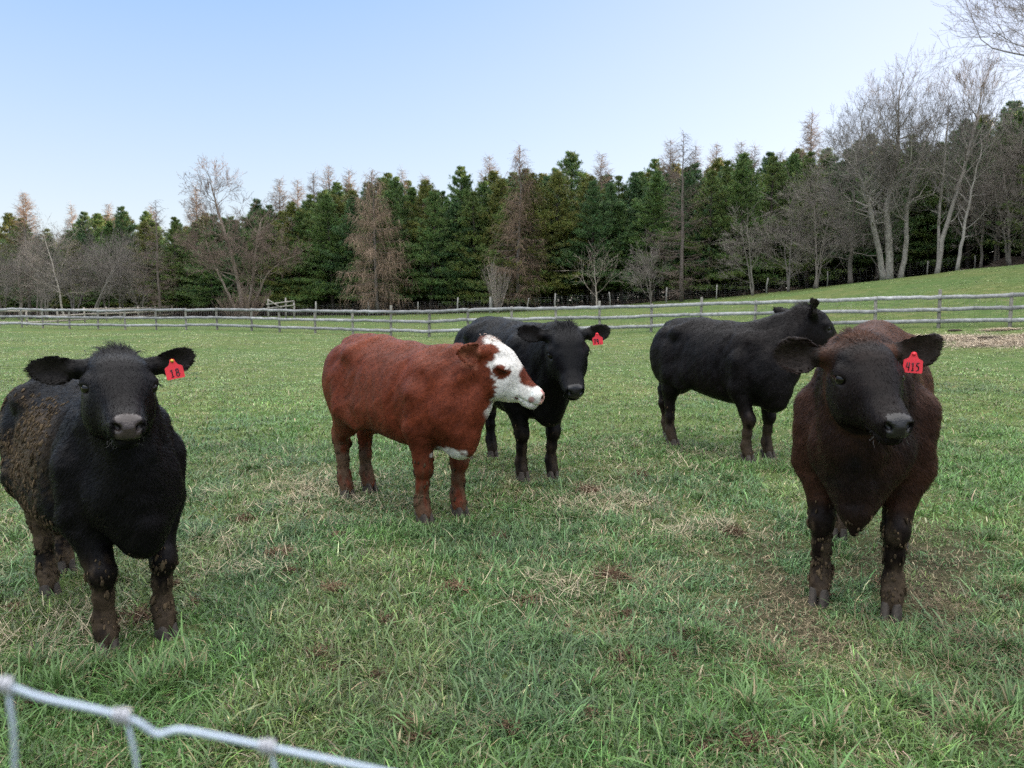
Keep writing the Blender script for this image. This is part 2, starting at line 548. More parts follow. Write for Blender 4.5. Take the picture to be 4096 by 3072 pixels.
def strokes(ch):
    a = np.linspace(0, 2 * math.pi, 19)
    if ch == '1': return [[(.22, .80), (.52, 1), (.50, 0)], [(.2, 0), (.8, .03)]]
    if ch == 'l': return [[(.5, 1), (.5, 0)]]
    if ch == '8': return [[(.5 + .27 * math.sin(t) , .76 + .24 * math.cos(t)) for t in a], [(.5 + .34 * math.sin(t), .26 + .26 * math.cos(t)) for t in a]]
    if ch == '7': return [[(.1, .97), (.85, 1), (.4, 0)], [(.3, .5), (.75, .54)]]
    if ch == '9': return [[(.45 + .3 * math.sin(t), .72 + .27 * math.cos(t)) for t in a], [(.76, .8), (.74, .4), (.66, -.06)]]
    if ch == '4': return [[(.25, 1), (.12, .42), (.9, .46)], [(.78, 1), (.72, -.02)]]
    if ch == '5': return [[(.9, 1), (.3, .98), (.22, .58), (.6, .62), (.84, .4), (.7, .08), (.2, .0)]]
    if ch == '.': return [[(.3, .0), (.42, .06)]]
    if ch == '-': return [[(.15, .5), (.75, .52)]]
    return []

def ear_tag(parent, pos, facing, roll, size, text, cw):
    """hanging plastic tag, its top hole at pos; facing = outward normal"""
    n = unit(facing)
    up = unit(np.array([0, 0, 1.0]) - n * n[2])
    rt = np.cross(up, n)
    c, s = math.cos(roll), math.sin(roll)
    up, rt = up * c - rt * s, rt * c + up * s
    prof = [(-.14, .05), (-.09, .11), (0, .13), (.09, .11), (.14, .05), (.17, -.08), (.26, -.24), (.44, -.33), (.49, -.39), (.5, -1.0), (.46, -1.06), (-.46, -1.06), (-.5, -1.0), (-.49, -.39), (-.44, -.33), (-.26, -.24), (-.17, -.08)]
    th = 0.0016
    def P(x, y, z):
        bend = 0.05 * size * (x * x)          # slightly dished
        return np.asarray(pos) + rt * x * size + up * y * size + n * (z + bend)
    m = MB()
    k = len(prof)
    cen = (0, -.5)
    v = [P(*p, th) for p in prof] + [P(*p, -th) for p in prof] + [P(*cen, th), P(*cen, -th)]
    t = [(i, (i + 1) % k, 2 * k)[::-1] for i in range(k)] + [(k + i, k + (i + 1) % k, 2 * k + 1) for i in range(k)]
    q = [(i, (i + 1) % k, k + (i + 1) % k, k + i) for i in range(k)]
    m.add(v, q, t)
    tg = m.build('ear_tag', M_TAG, parent, smooth=False)
    m = MB()
    W, H = len(text) * cw, 0.44
    for i, ch in enumerate(text):
        for st in strokes(ch):
            pts = [P((-W / 2 + (i + .1 + .8 * x) * cw), -.93 + H * y, th + .0010) for x, y in st]
            pp = [pts[0]]
            for a, b in zip(pts[:-1], pts[1:]):
                pp += [a + (b - a) * f for f in (.5, 1)]
            m.tube(pp, (0.032 if text != '79.' else .045) * size, 5)
    m.build('tag_number', M_INK, tg)
    m = MB()
    m.tube([P(0, 0, th), P(0, 0, th + .006)], [.11 * size, .08 * size], 10)
    m.build('tag_stud', M_TAG if text != '18' else M_BRASS, tg)
    return tg

HOOF_CACHE = {}
def hoof_mesh():
    if 'm' in HOOF_CACHE: return HOOF_CACHE['m']
    F = Field((-.08, -.075, -.012), (.11, .075, .085), 0.005)
    for s in (-1, 1):
        def f(X, Y, Z, s=s):
            # claw: slanted cone block, rounded toe
            zz = np.clip((Z - 0) / .065, -.5, 1.3)
            cx = .018 - .022 * zz
            rx = .062 - .014 * zz
            ry = .030 - .004 * zz
            yc = s * (.029 - .002 * zz)
            q = (np.abs((X - cx) / rx) ** 2.4 + np.abs((Y - yc + s * .02 * np.maximum(X - .02, 0) * 4 * .3) / ry) ** 2.4) ** (1 / 2.4)
            d = (q - 1) * .03
            return np.maximum(np.maximum(d, Z - .07), -Z - .008)
        F.add(f, (-.07, -.07, -.01), (.1, .07, .075), 0.004)
    F.ell((-.055, .026, .055), (.016, .014, .018), k=.006); F.ell((-.055, -.026, .055), (.016, .014, .018), k=.006)
    V, Q = surface_nets(F.D, F.lo, F.res)
    HOOF_CACHE['m'] = (smooth_verts(V, Q, 1), Q)
    return HOOF_CACHE['m']

def make_cow(label, feet, s, poll, head_yaw, head_pitch, head_roll, style, ears, tag_spec, res, nhair, seed, mud=0, eye_open=True, ring=(0, 0)):
    """feet: world xy of FL, FR, HL, HR; poll: world point; head_yaw: azimuth of the muzzle, degrees clockwise from +Y; pitch down positive"""
    R_ = np.random.default_rng(seed)
    FL, FR, HL, HR = [np.asarray(p, float) for p in feet]
    f2 = unit((FL + FR) / 2 - (HL + HR) / 2)
    O2 = (FL + FR + HL + HR) / 4 + f2 * 0.065 * s
    gnd = float(np.mean([gz(*p) for p in (FL, FR, HL, HR)]))
    fx = np.array([f2[0], f2[1], 0]); fy = np.array([-f2[1], f2[0], 0]); fz = np.array([0, 0, 1.0])
    RW = np.stack([fx, fy, fz])                 # world -> local rows
    O = np.array([O2[0], O2[1], gnd])
    to_l = lambda p: RW @ (np.asarray(p, float) - O) / s
    # head frame in local axes
    az, pt, rl = math.radians(head_yaw), math.radians(head_pitch), math.radians(head_roll)
    hx = np.array([math.sin(az) * math.cos(pt), math.cos(az) * math.cos(pt), -math.sin(pt)])
    hy = unit(np.cross([0, 0, 1.0], hx)); hz = np.cross(hx, hy)
    hy, hz = hy * math.cos(rl) + hz * math.sin(rl), hz * math.cos(rl) - hy * math.sin(rl)
    HRm = np.stack([RW @ hx, RW @ hy, RW @ hz])
    P0 = to_l(poll)
    hs = HS * style.get('headscale', 1.0)
    hd = lambda x, y, z: P0 + HRm[0] * x * hs[0] + HRm[1] * y * hs[1] + HRm[2] * z * hs[2]
    lo = np.minimum([-.95, -.48, -.02], P0 - .52); hi = np.maximum([.95, .48, 1.3], P0 + .52)
    lo[2] = -.02; hi[2] = max(1.3, P0[2] + .2)
    F = Field(lo, hi, res / s)
    slope = style.get('slope', 0.0)
    TT = TORSO.copy(); TT[:, 3] *= .93 * style.get('width', 1.0); TT[:, 1] -= slope * sstep(-.35, .35, TT[:, 0])
    F.add(loft_fn(TT, np.eye(3), np.zeros(3), 2.3, (0.14, -.22, .15, .55)), (-.71, -.33, .4), (.74, .33, 1.22), .02)
    bel = style.get('belly', 0)
    if bel: F.ell((-.02, 0, .60 - bel * .4), (.42, .22 + bel * .3, .16), k=.10)
    slope = style.get('slope', 0.0)
    # muscle and bone masses
    for q in (-1, 1):
        wq = style.get('width', 1.0)
        F.ell((.42, q * .148 * wq, .81 - slope * .8), (.14, .065, .23), k=.08)
        F.ell((.55, q * .12, .74), (.12, .08, .15), k=.07)
        F.ell((-.345, q * .180, 1.06), (.065, .045, .045), k=.08)
        F.ell((-.635, q * .085, 1.03), (.045, .035, .04), k=.05)
        F.cone((-.345, q * .17, 1.08), (-.25, q * .06, 1.13), .03, .035, .05)
        F.ell((.37, q * .195, .60), (.05, .035, .07), k=.04)
        F.ell((-.525, q * .135, .84), (.195, .115, .27), k=.06)
        F.ell((-.24, q * .215, .66), (.14, .05, .12), k=.06)
    F.ell((-.60, 0, 1.10), (.10, .06, .07), k=.05)
    F.ell((.63, 0, .58), (.12, .10, .15), k=.07)
    F.chain([(.35, 0, 1.06 - slope), (.1, 0, 1.07 - slope * .8), (-.2, 0, 1.09 - slope * .2), (-.5, 0, 1.10)], [.09, .09, .09, .085], .05)
    # neck
    F.chain(bez((.34, 0, 1.04 - slope), np.array([.34, 0, 1.04 - slope]) * .45 + hd(-.05, 0, -.05) * .55 + np.array([.03, 0, .0]), hd(-.035, 0, style.get('crest', -.06)), 6), np.linspace(.085, .058, 6), .07)
    F.chain(bez((.45, 0, .84), np.array([.45, 0, .84]) * .5 + hd(-.03, 0, -.13) * .5 + np.array([.06, 0, -.02]), hd(.0, 0, -.14), 6), np.linspace(.165, .090, 6), .08)
    F.chain(bez((.60, 0, .66), np.array([.60, 0, .66]) * .5 + hd(.03, 0, -.22) * .5 + np.array([.05, 0, -.02]), hd(.035, 0, -.225), 6), np.linspace(.13, .075, 6), .07)
    # dewlap fold along the front of the neck to the brisket
    dl = style.get('dewlap', 1.0)
    F.chain(bez(hd(.08, 0, -.27), np.array([.74, 0, .72]) * .6 + hd(.05, 0, -.26) * .4, (.70, 0, .50), 7), np.array([.03, .03, .033, .036, .042, .046, .03]) * dl, .05)
    br = style.get('brisket')
    if br: F.chain([(.66, 0, .56), (.70, 0, .48), (.715, 0, .40)], [.075, .05, .018], .04)
    # legs
    def loc2(p): return to_l([p[0], p[1], gnd])[:2]
    lw = style.get('legw', .72)
    hoofs = []
    for q, p in ((1, FL), (-1, FR)):
        hxl, hyl = loc2(p); yk = hyl * .6 + q * .15 * .4
        pts = [(.43, q * .165, .84), (.42, q * .178, .62), (.41 * .45 + hxl * .55 + .01, yk, .42), (hxl + .004, hyl * .85 + q * .15 * .15, .355), (hxl - .008, hyl, .25), (hxl - .018, hyl, .14), (hxl + .0, hyl, .085), (hxl + .012, hyl, .05)]
        F.chain(pts, np.array([.115, .092, .072, .064, .048, .055, .051, .055]) * np.array([1, 1, lw, lw, lw, lw, lw, lw]), .035)
        F.ell((hxl + .022, hyl * .85 + q * .15 * .15, .365), (.040 * lw / .8, .048 * lw / .8, .058), k=.03)
        hoofs.append((hxl, hyl, p))
    for q, p in ((1, HL), (-1, HR)):
        hxl, hyl = loc2(p); yh = hyl * .7 + q * .14 * .3
        pts = [(-.46, q * .125, .88), (-.40, q * .155, .68), (-.47 * .5 + (hxl - .03) * .5 + .02, yh, .54), (hxl - .055, yh, .43), (hxl - .04, hyl, .27), (hxl - .03, hyl, .14), (hxl - .005, hyl, .085), (hxl + .01, hyl, .05)]
        F.chain(pts, np.array([.14, .125, .087, .062, .051, .057, .052, .054]) * np.array([1, 1, 1, lw, lw, lw, lw, lw]), .035)
        F.cone((hxl - .09, yh, .475), (hxl - .05, yh, .36), .032, .04, .03)
        F.cone((-.50, q * .125, .70), (hxl - .085, yh, .48), .09, .035, .04)
        hoofs.append((hxl, hyl, p))
    for q in (-1, 1):
        F.sub_ell((.64, q * .25, .93), (.10, .06, .16), k=.09)
    # tail
    tx = style.get('tail', 0.0)
    tp = [(-.64, 0, 1.11), (-.715, tx * .3, 1.03), (-.74, tx * .6, .86), (-.735, tx, .66), (-.725, tx, .48), (-.715, tx * 1.1, .36), (-.705, tx * 1.2, .25)]
    F.chain(tp, [.045, .036, .028, .024, .032, .042, .016], .02)
    # head
    hbox = np.array([hd(a, b, c) for a in (-.08, .5) for b in (-.13, .13) for c in (-.33, .04)])
    F.add(loft_fn(HEAD * np.array([hs[0], hs[2], hs[2], hs[1]]), HRm, P0, 2.35, -.10), hbox.min(0), hbox.max(0), .035)
    def hell(c, r, k=.03, sub=False):
        (F.sub_ell if sub else F.ell)(hd(*c), np.asarray(r) * hs, HRm, k)
    pollh = style.get('poll', 0.0)
    hell((-.015, 0, -.02 + pollh), (.06, .055, .04), .05)
    hell((.08, 0, -.025), (.09, .08, .045), .04)
    hell((.402, 0, -.178), (.042, .048, .050), .03)
    hell((.378, 0, -.240), (.052, .040, .026), .02)
    def groove(a, b, r, m_):
        a, b = hd(*a), hd(*b)
        F.sub(Field_cone(a, b, r), np.minimum(a, b) - .02, np.maximum(a, b) + .02, m_)
    for q in (-1, 1):
        hell((.13, q * .062, -.20), (.105, .042, .095), .04)
        hell((.128, q * .086, -.082), (.044, .032, .036), .025)
        hell((.32, q * .040, -.18), (.07, .022, .05), .03)
        hell((.422, q * .032, -.156), (.025, .019, .026), .012)
        groove((.30, q * .054, -.220), (.415, q * .040, -.222), .007, .006)
        groove((.415, q * .040, -.222), (.452, 0, -.214), .007, .006)
        hell((.445, q * .028, -.167), (.024, .008, .013), .008, True)
        hell((.438, q * .036, -.158), (.022, .008, .012), .008, True)
        if eye_open:
            hell((.163, q * .115, -.096), (.030, .030, .0175), .006, True)
        else:
            hell((.140, q * .108, -.096), (.042, .032, .026), .02)
            groove((.118, q * .141, -.104), (.172, q * .130, -.108), .0055, .005)
    earf = []
    for q in (1, -1):
        ed, en, L, Wd, cup = ears[0 if q == 1 else 1]
        LV = np.stack([RW @ np.array([math.sin(az), math.cos(az), 0]), RW @ np.array([-math.cos(az), math.sin(az), 0]), [0, 0, 1.0]])   # forward, left, up
        A = unit(np.asarray(ed, float) @ LV); N_ = np.asarray(en, float) @ LV; N_ = unit(N_ - A * (N_ @ A)); C_ = np.cross(A, N_)
        base = hd(.005, q * .085, -.055)
        F.cone(base - A * .02, base + A * .05, .036, .03, .03)
        ctr = base + A * (.035 + L / 2)
        def f(X, Y, Z, ctr=ctr, A=A, N_=N_, C_=C_, L=L, Wd=Wd, cup=cup):
            x, y, z = X - ctr[0], Y - ctr[1], Z - ctr[2]
            l = (A[0]*x + A[1]*y + A[2]*z) / (L / 2); c = (C_[0]*x + C_[1]*y + C_[2]*z); m = (N_[0]*x + N_[1]*y + N_[2]*z)
            sk = Wd / 2 * (1 - .12 * l)
            m = m - cup * c * c / Wd + .012 * l * l
            q_ = np.sqrt(l * l + (c / sk) ** 2 + (m / .0115) ** 2)
            return (q_ - 1) * .011
        bx = np.array([ctr + A * i * (L / 2 + .02) + C_ * j * (Wd / 2 + .02) + N_ * k * .06 for i in (-1, 1) for j in (-1, 1) for k in (-1, 1)])
        F.add(f, bx.min(0), bx.max(0), .018)
        earf.append((base, A, N_, C_, L, Wd, ctr))
    V, Q = surface_nets(F.D, F.lo, F.res)
    V = smooth_verts(V, Q, 2)
    N = vert_normals(V, Q)
    Hc = (V - P0) @ HRm.T / hs
    # soft unevenness of muscle and hide
    inhead = sstep(-.05, .02, Hc[:, 0]) * sstep(-.36, -.33, Hc[:, 2]) * sstep(.02, .08, Hc[:, 0] + .9 * (Hc[:, 2] + .22)) * (np.linalg.norm(Hc - [.19, 0, -.17], axis=1) < .36)
    V = V + N * ((fbm(V, 7, seed, 2) - .5) * .015 * (1 - inhead) * sstep(.45, .6, V[:, 2]))[:, None]
    ribw = sstep(-.30, -.15, V[:, 0]) * sstep(.30, .15, V[:, 0]) * sstep(.58, .70, V[:, 2]) * sstep(1.02, .90, V[:, 2]) * style.get('ribs', .6)
    V = V + N * (ribw * .0035 * np.sin((V[:, 0] + .22 * V[:, 2]) * 78 + 2 * fbm(V, 3, seed + 9, 1)))[:, None]
    # creases behind the shoulder blade and before the thigh
    def crease(pts, amp, wid):
        best = np.full(len(V), 9.0)
        for a, b in zip(pts[:-1], pts[1:]):
            a, b = np.array(a), np.array(b); ab = b - a
            t = np.clip(((V[:, 0] - a[0]) * ab[0] + (V[:, 2] - a[1]) * ab[1]) / (ab @ ab), 0, 1)
            best = np.minimum(best, np.hypot(V[:, 0] - a[0] - t * ab[0], V[:, 2] - a[1] - t * ab[1]))
        return -amp * np.exp(-(best / wid) ** 2) * sstep(.08, .16, np.abs(V[:, 1])) * (1 - inhead)
    dz = slope * .7
    disp = crease([(.30, 1.04 - dz), (.25, .92 - dz), (.225, .76), (.255, .62), (.30, .55)], .014, .030)
    disp += crease([(-.19, 1.0), (-.235, .85), (-.25, .70), (-.20, .60)], .012, .034)
    disp += crease([(.50, .98 - dz), (.52, .82), (.53, .68), (.50, .58)], .012, .028)
    disp += crease([(-.47, 1.02), (-.50, .85), (-.47, .68)], .007, .04)
    V = V + N * disp[:, None]
    # loose folds across the neck
    neckw = sstep(.42, .56, V[:, 0]) * (1 - inhead) * sstep(.55, .7, V[:, 2])
    wv = np.sin(V[:, 0] * 52 + 6 * fbm(V, 4, seed + 3, 2) + 3 * np.abs(V[:, 1]) * 6)
    V = V + N * (neckw * style.get('folds', .5) * .0085 * wv)[:, None]
    N = vert_normals(V, Q)
    earw = np.zeros(len(V)); earin = np.zeros(len(V)); eardir = np.zeros_like(V)
    for base, A, N_, C_, L, Wd, ctr in earf:
        d = V - base
        l = d @ A
        m = (l > .045) & (l < L + .08) & (np.linalg.norm(d - np.outer(l, A), axis=1) < Wd * .75)
        earw[m] = 1
        earin[m] = np.clip((N[m] @ N_) * 2, 0, 1)
        eardir[m] = A
    # ---- colour
    n1, n2, n3 = fbm(V, 5, seed + 1), fbm(V, 22, seed + 2), fbm(V, 60, seed + 5, 2)
    z = V[:, 2]
    legm = sstep(.50, .34, z)
    C = style['colour'](V, Hc, inhead, earw, earin, n1, n2, n3, legm)
    al = V @ np.array([-.76, 0, -.65]); ac = V @ np.array([.65, 0, -.76])
    stk = fbm(np.stack([al * 7, V[:, 1] * 22, ac * 30], -1), 1.0, seed + 21, 3)
    stk2 = fbm(np.stack([al * 2.2, V[:, 1] * 6, ac * 7], -1), 1.0, seed + 23, 2)
    C = C * (.58 + .84 * stk + .6 * (stk2 - .5))[:, None]
    V = V + N * ((stk - .5) * .0065 * (1 - inhead) * (1 - earw))[:, None]
    N = vert_normals(V, Q)
    dirt = style['dirt'](V, Hc, n1, n2, n3, legm)
    mudc = np.array([.080, .056, .036])[None] * (0.6 + .8 * n3[:, None])
    C = C * (1 - dirt[:, None]) + mudc * dirt[:, None]
    # muzzle skin
    noset = sstep(.402, .418, Hc[:, 0] + .5 * np.minimum(0, Hc[:, 2] + .16)) * sstep(.041, .033, np.abs(Hc[:, 1])) * sstep(-.220, -.210, Hc[:, 2]) * inhead
    C = C * (1 - noset[:, None]) + np.asarray(style['nose']) * (.85 + .3 * n3[:, None]) * noset[:, None]
    nost = np.zeros(len(V))
    for q in (-1, 1):
        nost = np.maximum(nost, sstep(1.15, .8, np.linalg.norm((Hc - [.443, q * .031, -.163]) / [.022, .014, .013], axis=1)))
    C = C * (1 - .85 * nost[:, None])
    if eye_open:
        for q in (-1, 1):
            rim = sstep(.034, .026, np.linalg.norm((Hc - [.150, q * .108, -.100]) / [1.1, 1.2, .9], axis=1)) * inhead
            C = C * (1 - .6 * rim[:, None]) + np.array([.030, .026, .026]) * .6 * rim[:, None]
    C = np.clip(C, .002, .9)
    # ---- hair strands merged into the body mesh
    tri = np.vstack([Q[:, [0, 1, 2]], Q[:, [0, 2, 3]]])
    ar = np.linalg.norm(np.cross(V[tri[:, 1]] - V[tri[:, 0]], V[tri[:, 2]] - V[tri[:, 0]]), axis=1)
    ti = R_.choice(len(tri), nhair, p=ar / ar.sum())
    bc = R_.random((nhair, 2)); fl = bc.sum(1) > 1; bc[fl] = 1 - bc[fl]
    wts = np.stack([1 - bc.sum(1), bc[:, 0], bc[:, 1]], -1)
    def itp(Aa):
        return (Aa[tri[ti]] * (wts[..., None] if Aa.ndim == 2 else wts)).sum(1)
    hp, hn, hc, ih, ew, edr, hl, zz, dd, ns = itp(V), itp(N), itp(C), itp(inhead), itp(earw), itp(eardir), itp(Hc), itp(z), itp(dirt), itp(np.maximum(noset, nost))
    hn /= np.linalg.norm(hn, axis=1)[:, None]
    G = np.tile(np.array([-.75, 0, -.65]), (nhair, 1))
    G[:, 1] += .25 * np.sign(hp[:, 1]) * sstep(.9, 1.1, zz)
    lg = sstep(.6, .45, zz)[:, None]
    G = G * (1 - lg) + np.array([-.15, 0, -1.0]) * lg
    # the face: hair parts from a whorl between the eyes
    wh = hl - np.array([.16, 0, 0])
    gh = wh[:, :1] * np.sign(wh[:, :1]) * 0 + np.stack([np.where(wh[:, 0] > 0, 1.0, -1.0) * .8, np.clip(wh[:, 1] * 8, -1, 1), -.3 * np.ones(nhair)], -1)
    G = np.where(ih[:, None] > .5, gh @ HRm, G)
    G = np.where(ew[:, None] > .5, edr, G)
    G = G + R_.normal(0, .16, G.shape) + (np.stack([fbm(hp, 14, seed + 40 + i, 2) for i in range(3)], -1) - .5) * .75
    G = G - hn * (G * hn).sum(1)[:, None]
    G /= np.linalg.norm(G, axis=1)[:, None] + 1e-9
    Lh = (.0165 + .009 * R_.random(nhair)) * style.get('hair', 1.0)
    Lh = np.where(ih > .5, .0135, Lh) * np.where(ew > .5, .9, 1.0)
    topk = np.exp(-(np.linalg.norm((hl - [-.01, 0, .0]) / [.07, .07, .08], axis=1)) ** 2)
    Lh = Lh * (1 + style.get('tuft', 1.5) * 1.4 * topk) * np.where(ns > .3, 0.0, 1.0)
    Lh = Lh * (1 - .6 * sstep(.60, .40, zz))
    eyed = np.minimum(np.linalg.norm((hl - [.158, .108, -.096]) / [1.1, 1.2, .9], axis=1), np.linalg.norm((hl - [.158, -.108, -.096]) / [1.1, 1.2, .9], axis=1))
    Lh = Lh * sstep(.026, .045, eyed)
    lift = (.20 + .20 * R_.random(nhair)) + .5 * topk
    d1 = G * np.cos(lift)[:, None] + hn * np.sin(lift)[:, None]
    l2 = lift - .12 - .2 * R_.random(nhair)
    d2 = G * np.cos(l2)[:, None] + hn * np.sin(l2)[:, None]
    sw = np.cross(hn, G) + R_.normal(0, .25, G.shape)
    sw /= np.linalg.norm(sw, axis=1)[:, None]
    w = (style.get('hw', .0010) / s) * (.7 + .6 * R_.random(nhair))
    p0 = hp - hn * .001; p1 = p0 + d1 * (Lh * .5)[:, None]; p2 = p1 + d2 * (Lh * .5)[:, None]
    hv = np.stack([p0 + sw * w[:, None], p0 - sw * w[:, None], p1 + sw * (w * .75)[:, None], p1 - sw * (w * .75)[:, None], p2], 1).reshape(-1, 3)
    bn = len(V) + np.arange(nhair)[:, None] * 5
    hq = bn + np.array([[0, 1, 3, 2]]); ht = bn + np.array([[2, 3, 4]])
    nh = np.cross(p1 - p0, sw)
    flip = (nh * hn).sum(1) > 0
    hq[flip] = hq[flip][:, ::-1]; ht[flip] = ht[flip][:, ::-1]
    hcol = np.repeat(np.clip(hc * (.80 + .40 * R_.random(nhair))[:, None] * style.get('hairlum', 1.0), .002, .95), 5, axis=0)
    keep = Lh > .002
    root = empty('cow', O, label, 'cow', 'cattle standing in the pasture')
    MW = RW.T * s
    allv = np.vstack([V, hv]) @ MW.T
    body = new_obj('body', allv, [np.vstack([Q, hq[keep]]), ht[keep]], [M_COAT, M_NOSE], root, True, np.vstack([C, hcol]))
    mi = np.zeros(len(body.data.polygons), dtype=np.int32)
    mi[:len(Q)] = (noset[Q].mean(1) > .5)
    body.data.polygons.foreach_set('material_index', mi)
    TW = lambda p: MW @ np.asarray(p, float)
    # eyes
    for q in (1, -1):
        if eye_open:
            iv, it = ICO3
            new_obj('eye', (iv * [.0235, .0235, .0235] @ HRm + hd(.147, q * .0940, -.096)) @ MW.T, [it], M_EYE, root)
    # hooves
    hv_, hq_ = hoof_mesh()
    for hxl, hyl, p in hoofs:
        a = R_.normal(0, .10)
        Rz = np.array([[math.cos(a), -math.sin(a), 0], [math.sin(a), math.cos(a), 0], [0, 0, 1]])
        gl = (gz(*p) - gnd) / s
        new_obj('hoof', (hv_ * [1.0, 1.02 * lw, 1.0] @ Rz.T + [hxl + .008, hyl, gl - .004]) @ MW.T, [hq_], M_HOOF, root)
    # forelock, whiskers and eyelashes
    m = MB()
    def lock(p, d, L, w0, curl, col):
        pts = [np.asarray(p)]
        d = unit(d)
        for i in range(5):
            d = unit(d + curl + R_.normal(0, .18, 3)); pts.append(pts[-1] + d * L / 5)
        m.tube(np.array(pts), np.linspace(w0, w0 * .25, 6), 3, col)
    base_c = np.asarray(style.get('tuftcol', (.016, .015, .017)))
    for i in range(style.get('ntuft', 60)):
        h0 = np.array([R_.normal(-.01, .028), R_.normal(0, .03), .012 + pollh])
        dv = HRm.T @ np.array([R_.normal(.3, .5), R_.normal(0, .5), 1.0])
        lock(hd(*h0), dv, R_.uniform(.03, .075) * style.get('tuftlen', 1), .0016, HRm.T @ np.array([.35, 0, -.35]), base_c * R_.uniform(.6, 2.0))
    m2 = m
    m2.v = [v @ MW.T for v in m2.v]
    tag(m2.build('forelock', M_COAT, root), kind='stuff')
    m = MB()
    for i in range(24):
        q = R_.choice([-1, 1])
        h0 = (R_.uniform(.34, .425), q * R_.uniform(.01, .052), -.232 + R_.normal(0, .008))
        lock(hd(*h0), HRm.T @ np.array([R_.normal(.25, .3), q * .4, -.8]), R_.uniform(.012, .03), .0006, np.zeros(3), np.array([.10, .095, .09]) * R_.uniform(.4, 2.0))
    for q in (-1, 1):
        for i in range(14):
            t_ = R_.uniform(-1, 1)
            lock(hd(.144 + .018 * t_, q * .117, -.084), HRm.T @ np.array([.3 + .3 * t_, q * 1.0, .0]), R_.uniform(.014, .024), .0008, HRm.T @ np.array([.1, 0, -.12]), base_c)
    m.v = [v @ MW.T for v in m.v]
    tag(m.build('whiskers', M_COAT, root), kind='stuff')
    # dried mud clods
    if mud:
        mk = style['clods'](V, n1, n2, legm) * (earw < .5) * (inhead < .5)
        pv = mk / mk.sum()
        sel = R_.choice(len(V), mud, p=pv)
        iv, it = ICO1
        m = MB()
        for i in sel:
            nn = N[i]; t1 = unit(np.cross(nn, [.3, .5, .8])); g_ = np.array([-.25, 0, -1.0]); g_ = unit(g_ - nn * (g_ @ nn)); t1 = np.cross(nn, g_)
            r = R_.uniform(.0022, .0065) * (1.7 if R_.random() < .10 else 1)
            sc = np.array([r * R_.uniform(1.0, 2.6), r * R_.uniform(.6, 1.1), r * R_.uniform(.35, .7)])
            v = iv * (1 + R_.normal(0, .16, (len(iv), 1))) * sc
            v = v[:, :1] * g_ + v[:, 1:2] * t1 + v[:, 2:] * nn + V[i] + nn * .004
            m.add(v @ MW.T, None, it, np.array([.085, .060, .036]) * R_.uniform(.35, 1.35))
        tag(m.build('dried_mud', M_MUD, root), kind='stuff')
    if tag_spec:
        pos, facing, roll, size, text, cw = tag_spec
        ear_tag(root, np.asarray(pos) - O, facing, roll, size, text, cw)
    dbg = dict(poll=P0, O=O, eartip=[(RW.T @ ((c + A * L / 2) * s)) + O for base, A, N_, C_, L, W_, c in earf], nose=RW.T @ (hd(.445, 0, -.178) * s) + O)
    if os.environ.get('DBG'): print('COW', {k: np.round(np.array(v), 3).tolist() for k, v in dbg.items()}, len(V))
    return root

def Field_cone(a, b, r):
    a, b = np.asarray(a, float), np.asarray(b, float)
    ab = b - a; L2 = ab @ ab + 1e-12
    def f(X, Y, Z):
        t = np.clip(((X - a[0]) * ab[0] + (Y - a[1]) * ab[1] + (Z - a[2]) * ab[2]) / L2, 0, 1)
        return np.sqrt((X - a[0] - t * ab[0]) ** 2 + (Y - a[1] - t * ab[1]) ** 2 + (Z - a[2] - t * ab[2]) ** 2) - r
    return f

# ---- coats
def coat_black(brown=0.15):
    def f(V, H, ih, ew, ei, n1, n2, n3, lg):
        C = np.tile(np.array([.0032, .0032, .0042]), (len(V), 1))
        b = np.clip(brown * (.4 + 1.6 * n1) + .25 * lg, 0, 1)[:, None]
        C = C * (1 - b) + np.array([.013, .0072, .005]) * b
        C = C * (.75 + .5 * n2[:, None])
        C += ei[:, None] * np.array([.010, .008, .0065])
        return C
    return f

def coat_rust(V, H, ih, ew, ei, n1, n2, n3, lg):
    C = np.tile(np.array([.066, .0275, .0155]), (len(V), 1)) * (.7 + .6 * n2[:, None])
    dk = np.array([.0044, .0037, .0040])
    face = ih * np.clip(sstep(-.02, .10, H[:, 0]) + .4 * (n1 - .4), 0, 1)
    front = sstep(.30, .62, V[:, 0]) * (.35 + .9 * n1) * (1 - ih)
    kn = sstep(.56, .40, V[:, 2])
    k = np.clip(np.maximum.reduce([face * .95, front * .95, kn * .92, ew * .9]), 0, 1)[:, None]
    C = C * (1 - k) + dk * k
    rim = (ew * (1 - ei))[:, None] * .12
    C = C * (1 - rim) + np.array([.05, .02, .012]) * rim
    C += ei[:, None] * np.array([.014, .011, .009])
    return C

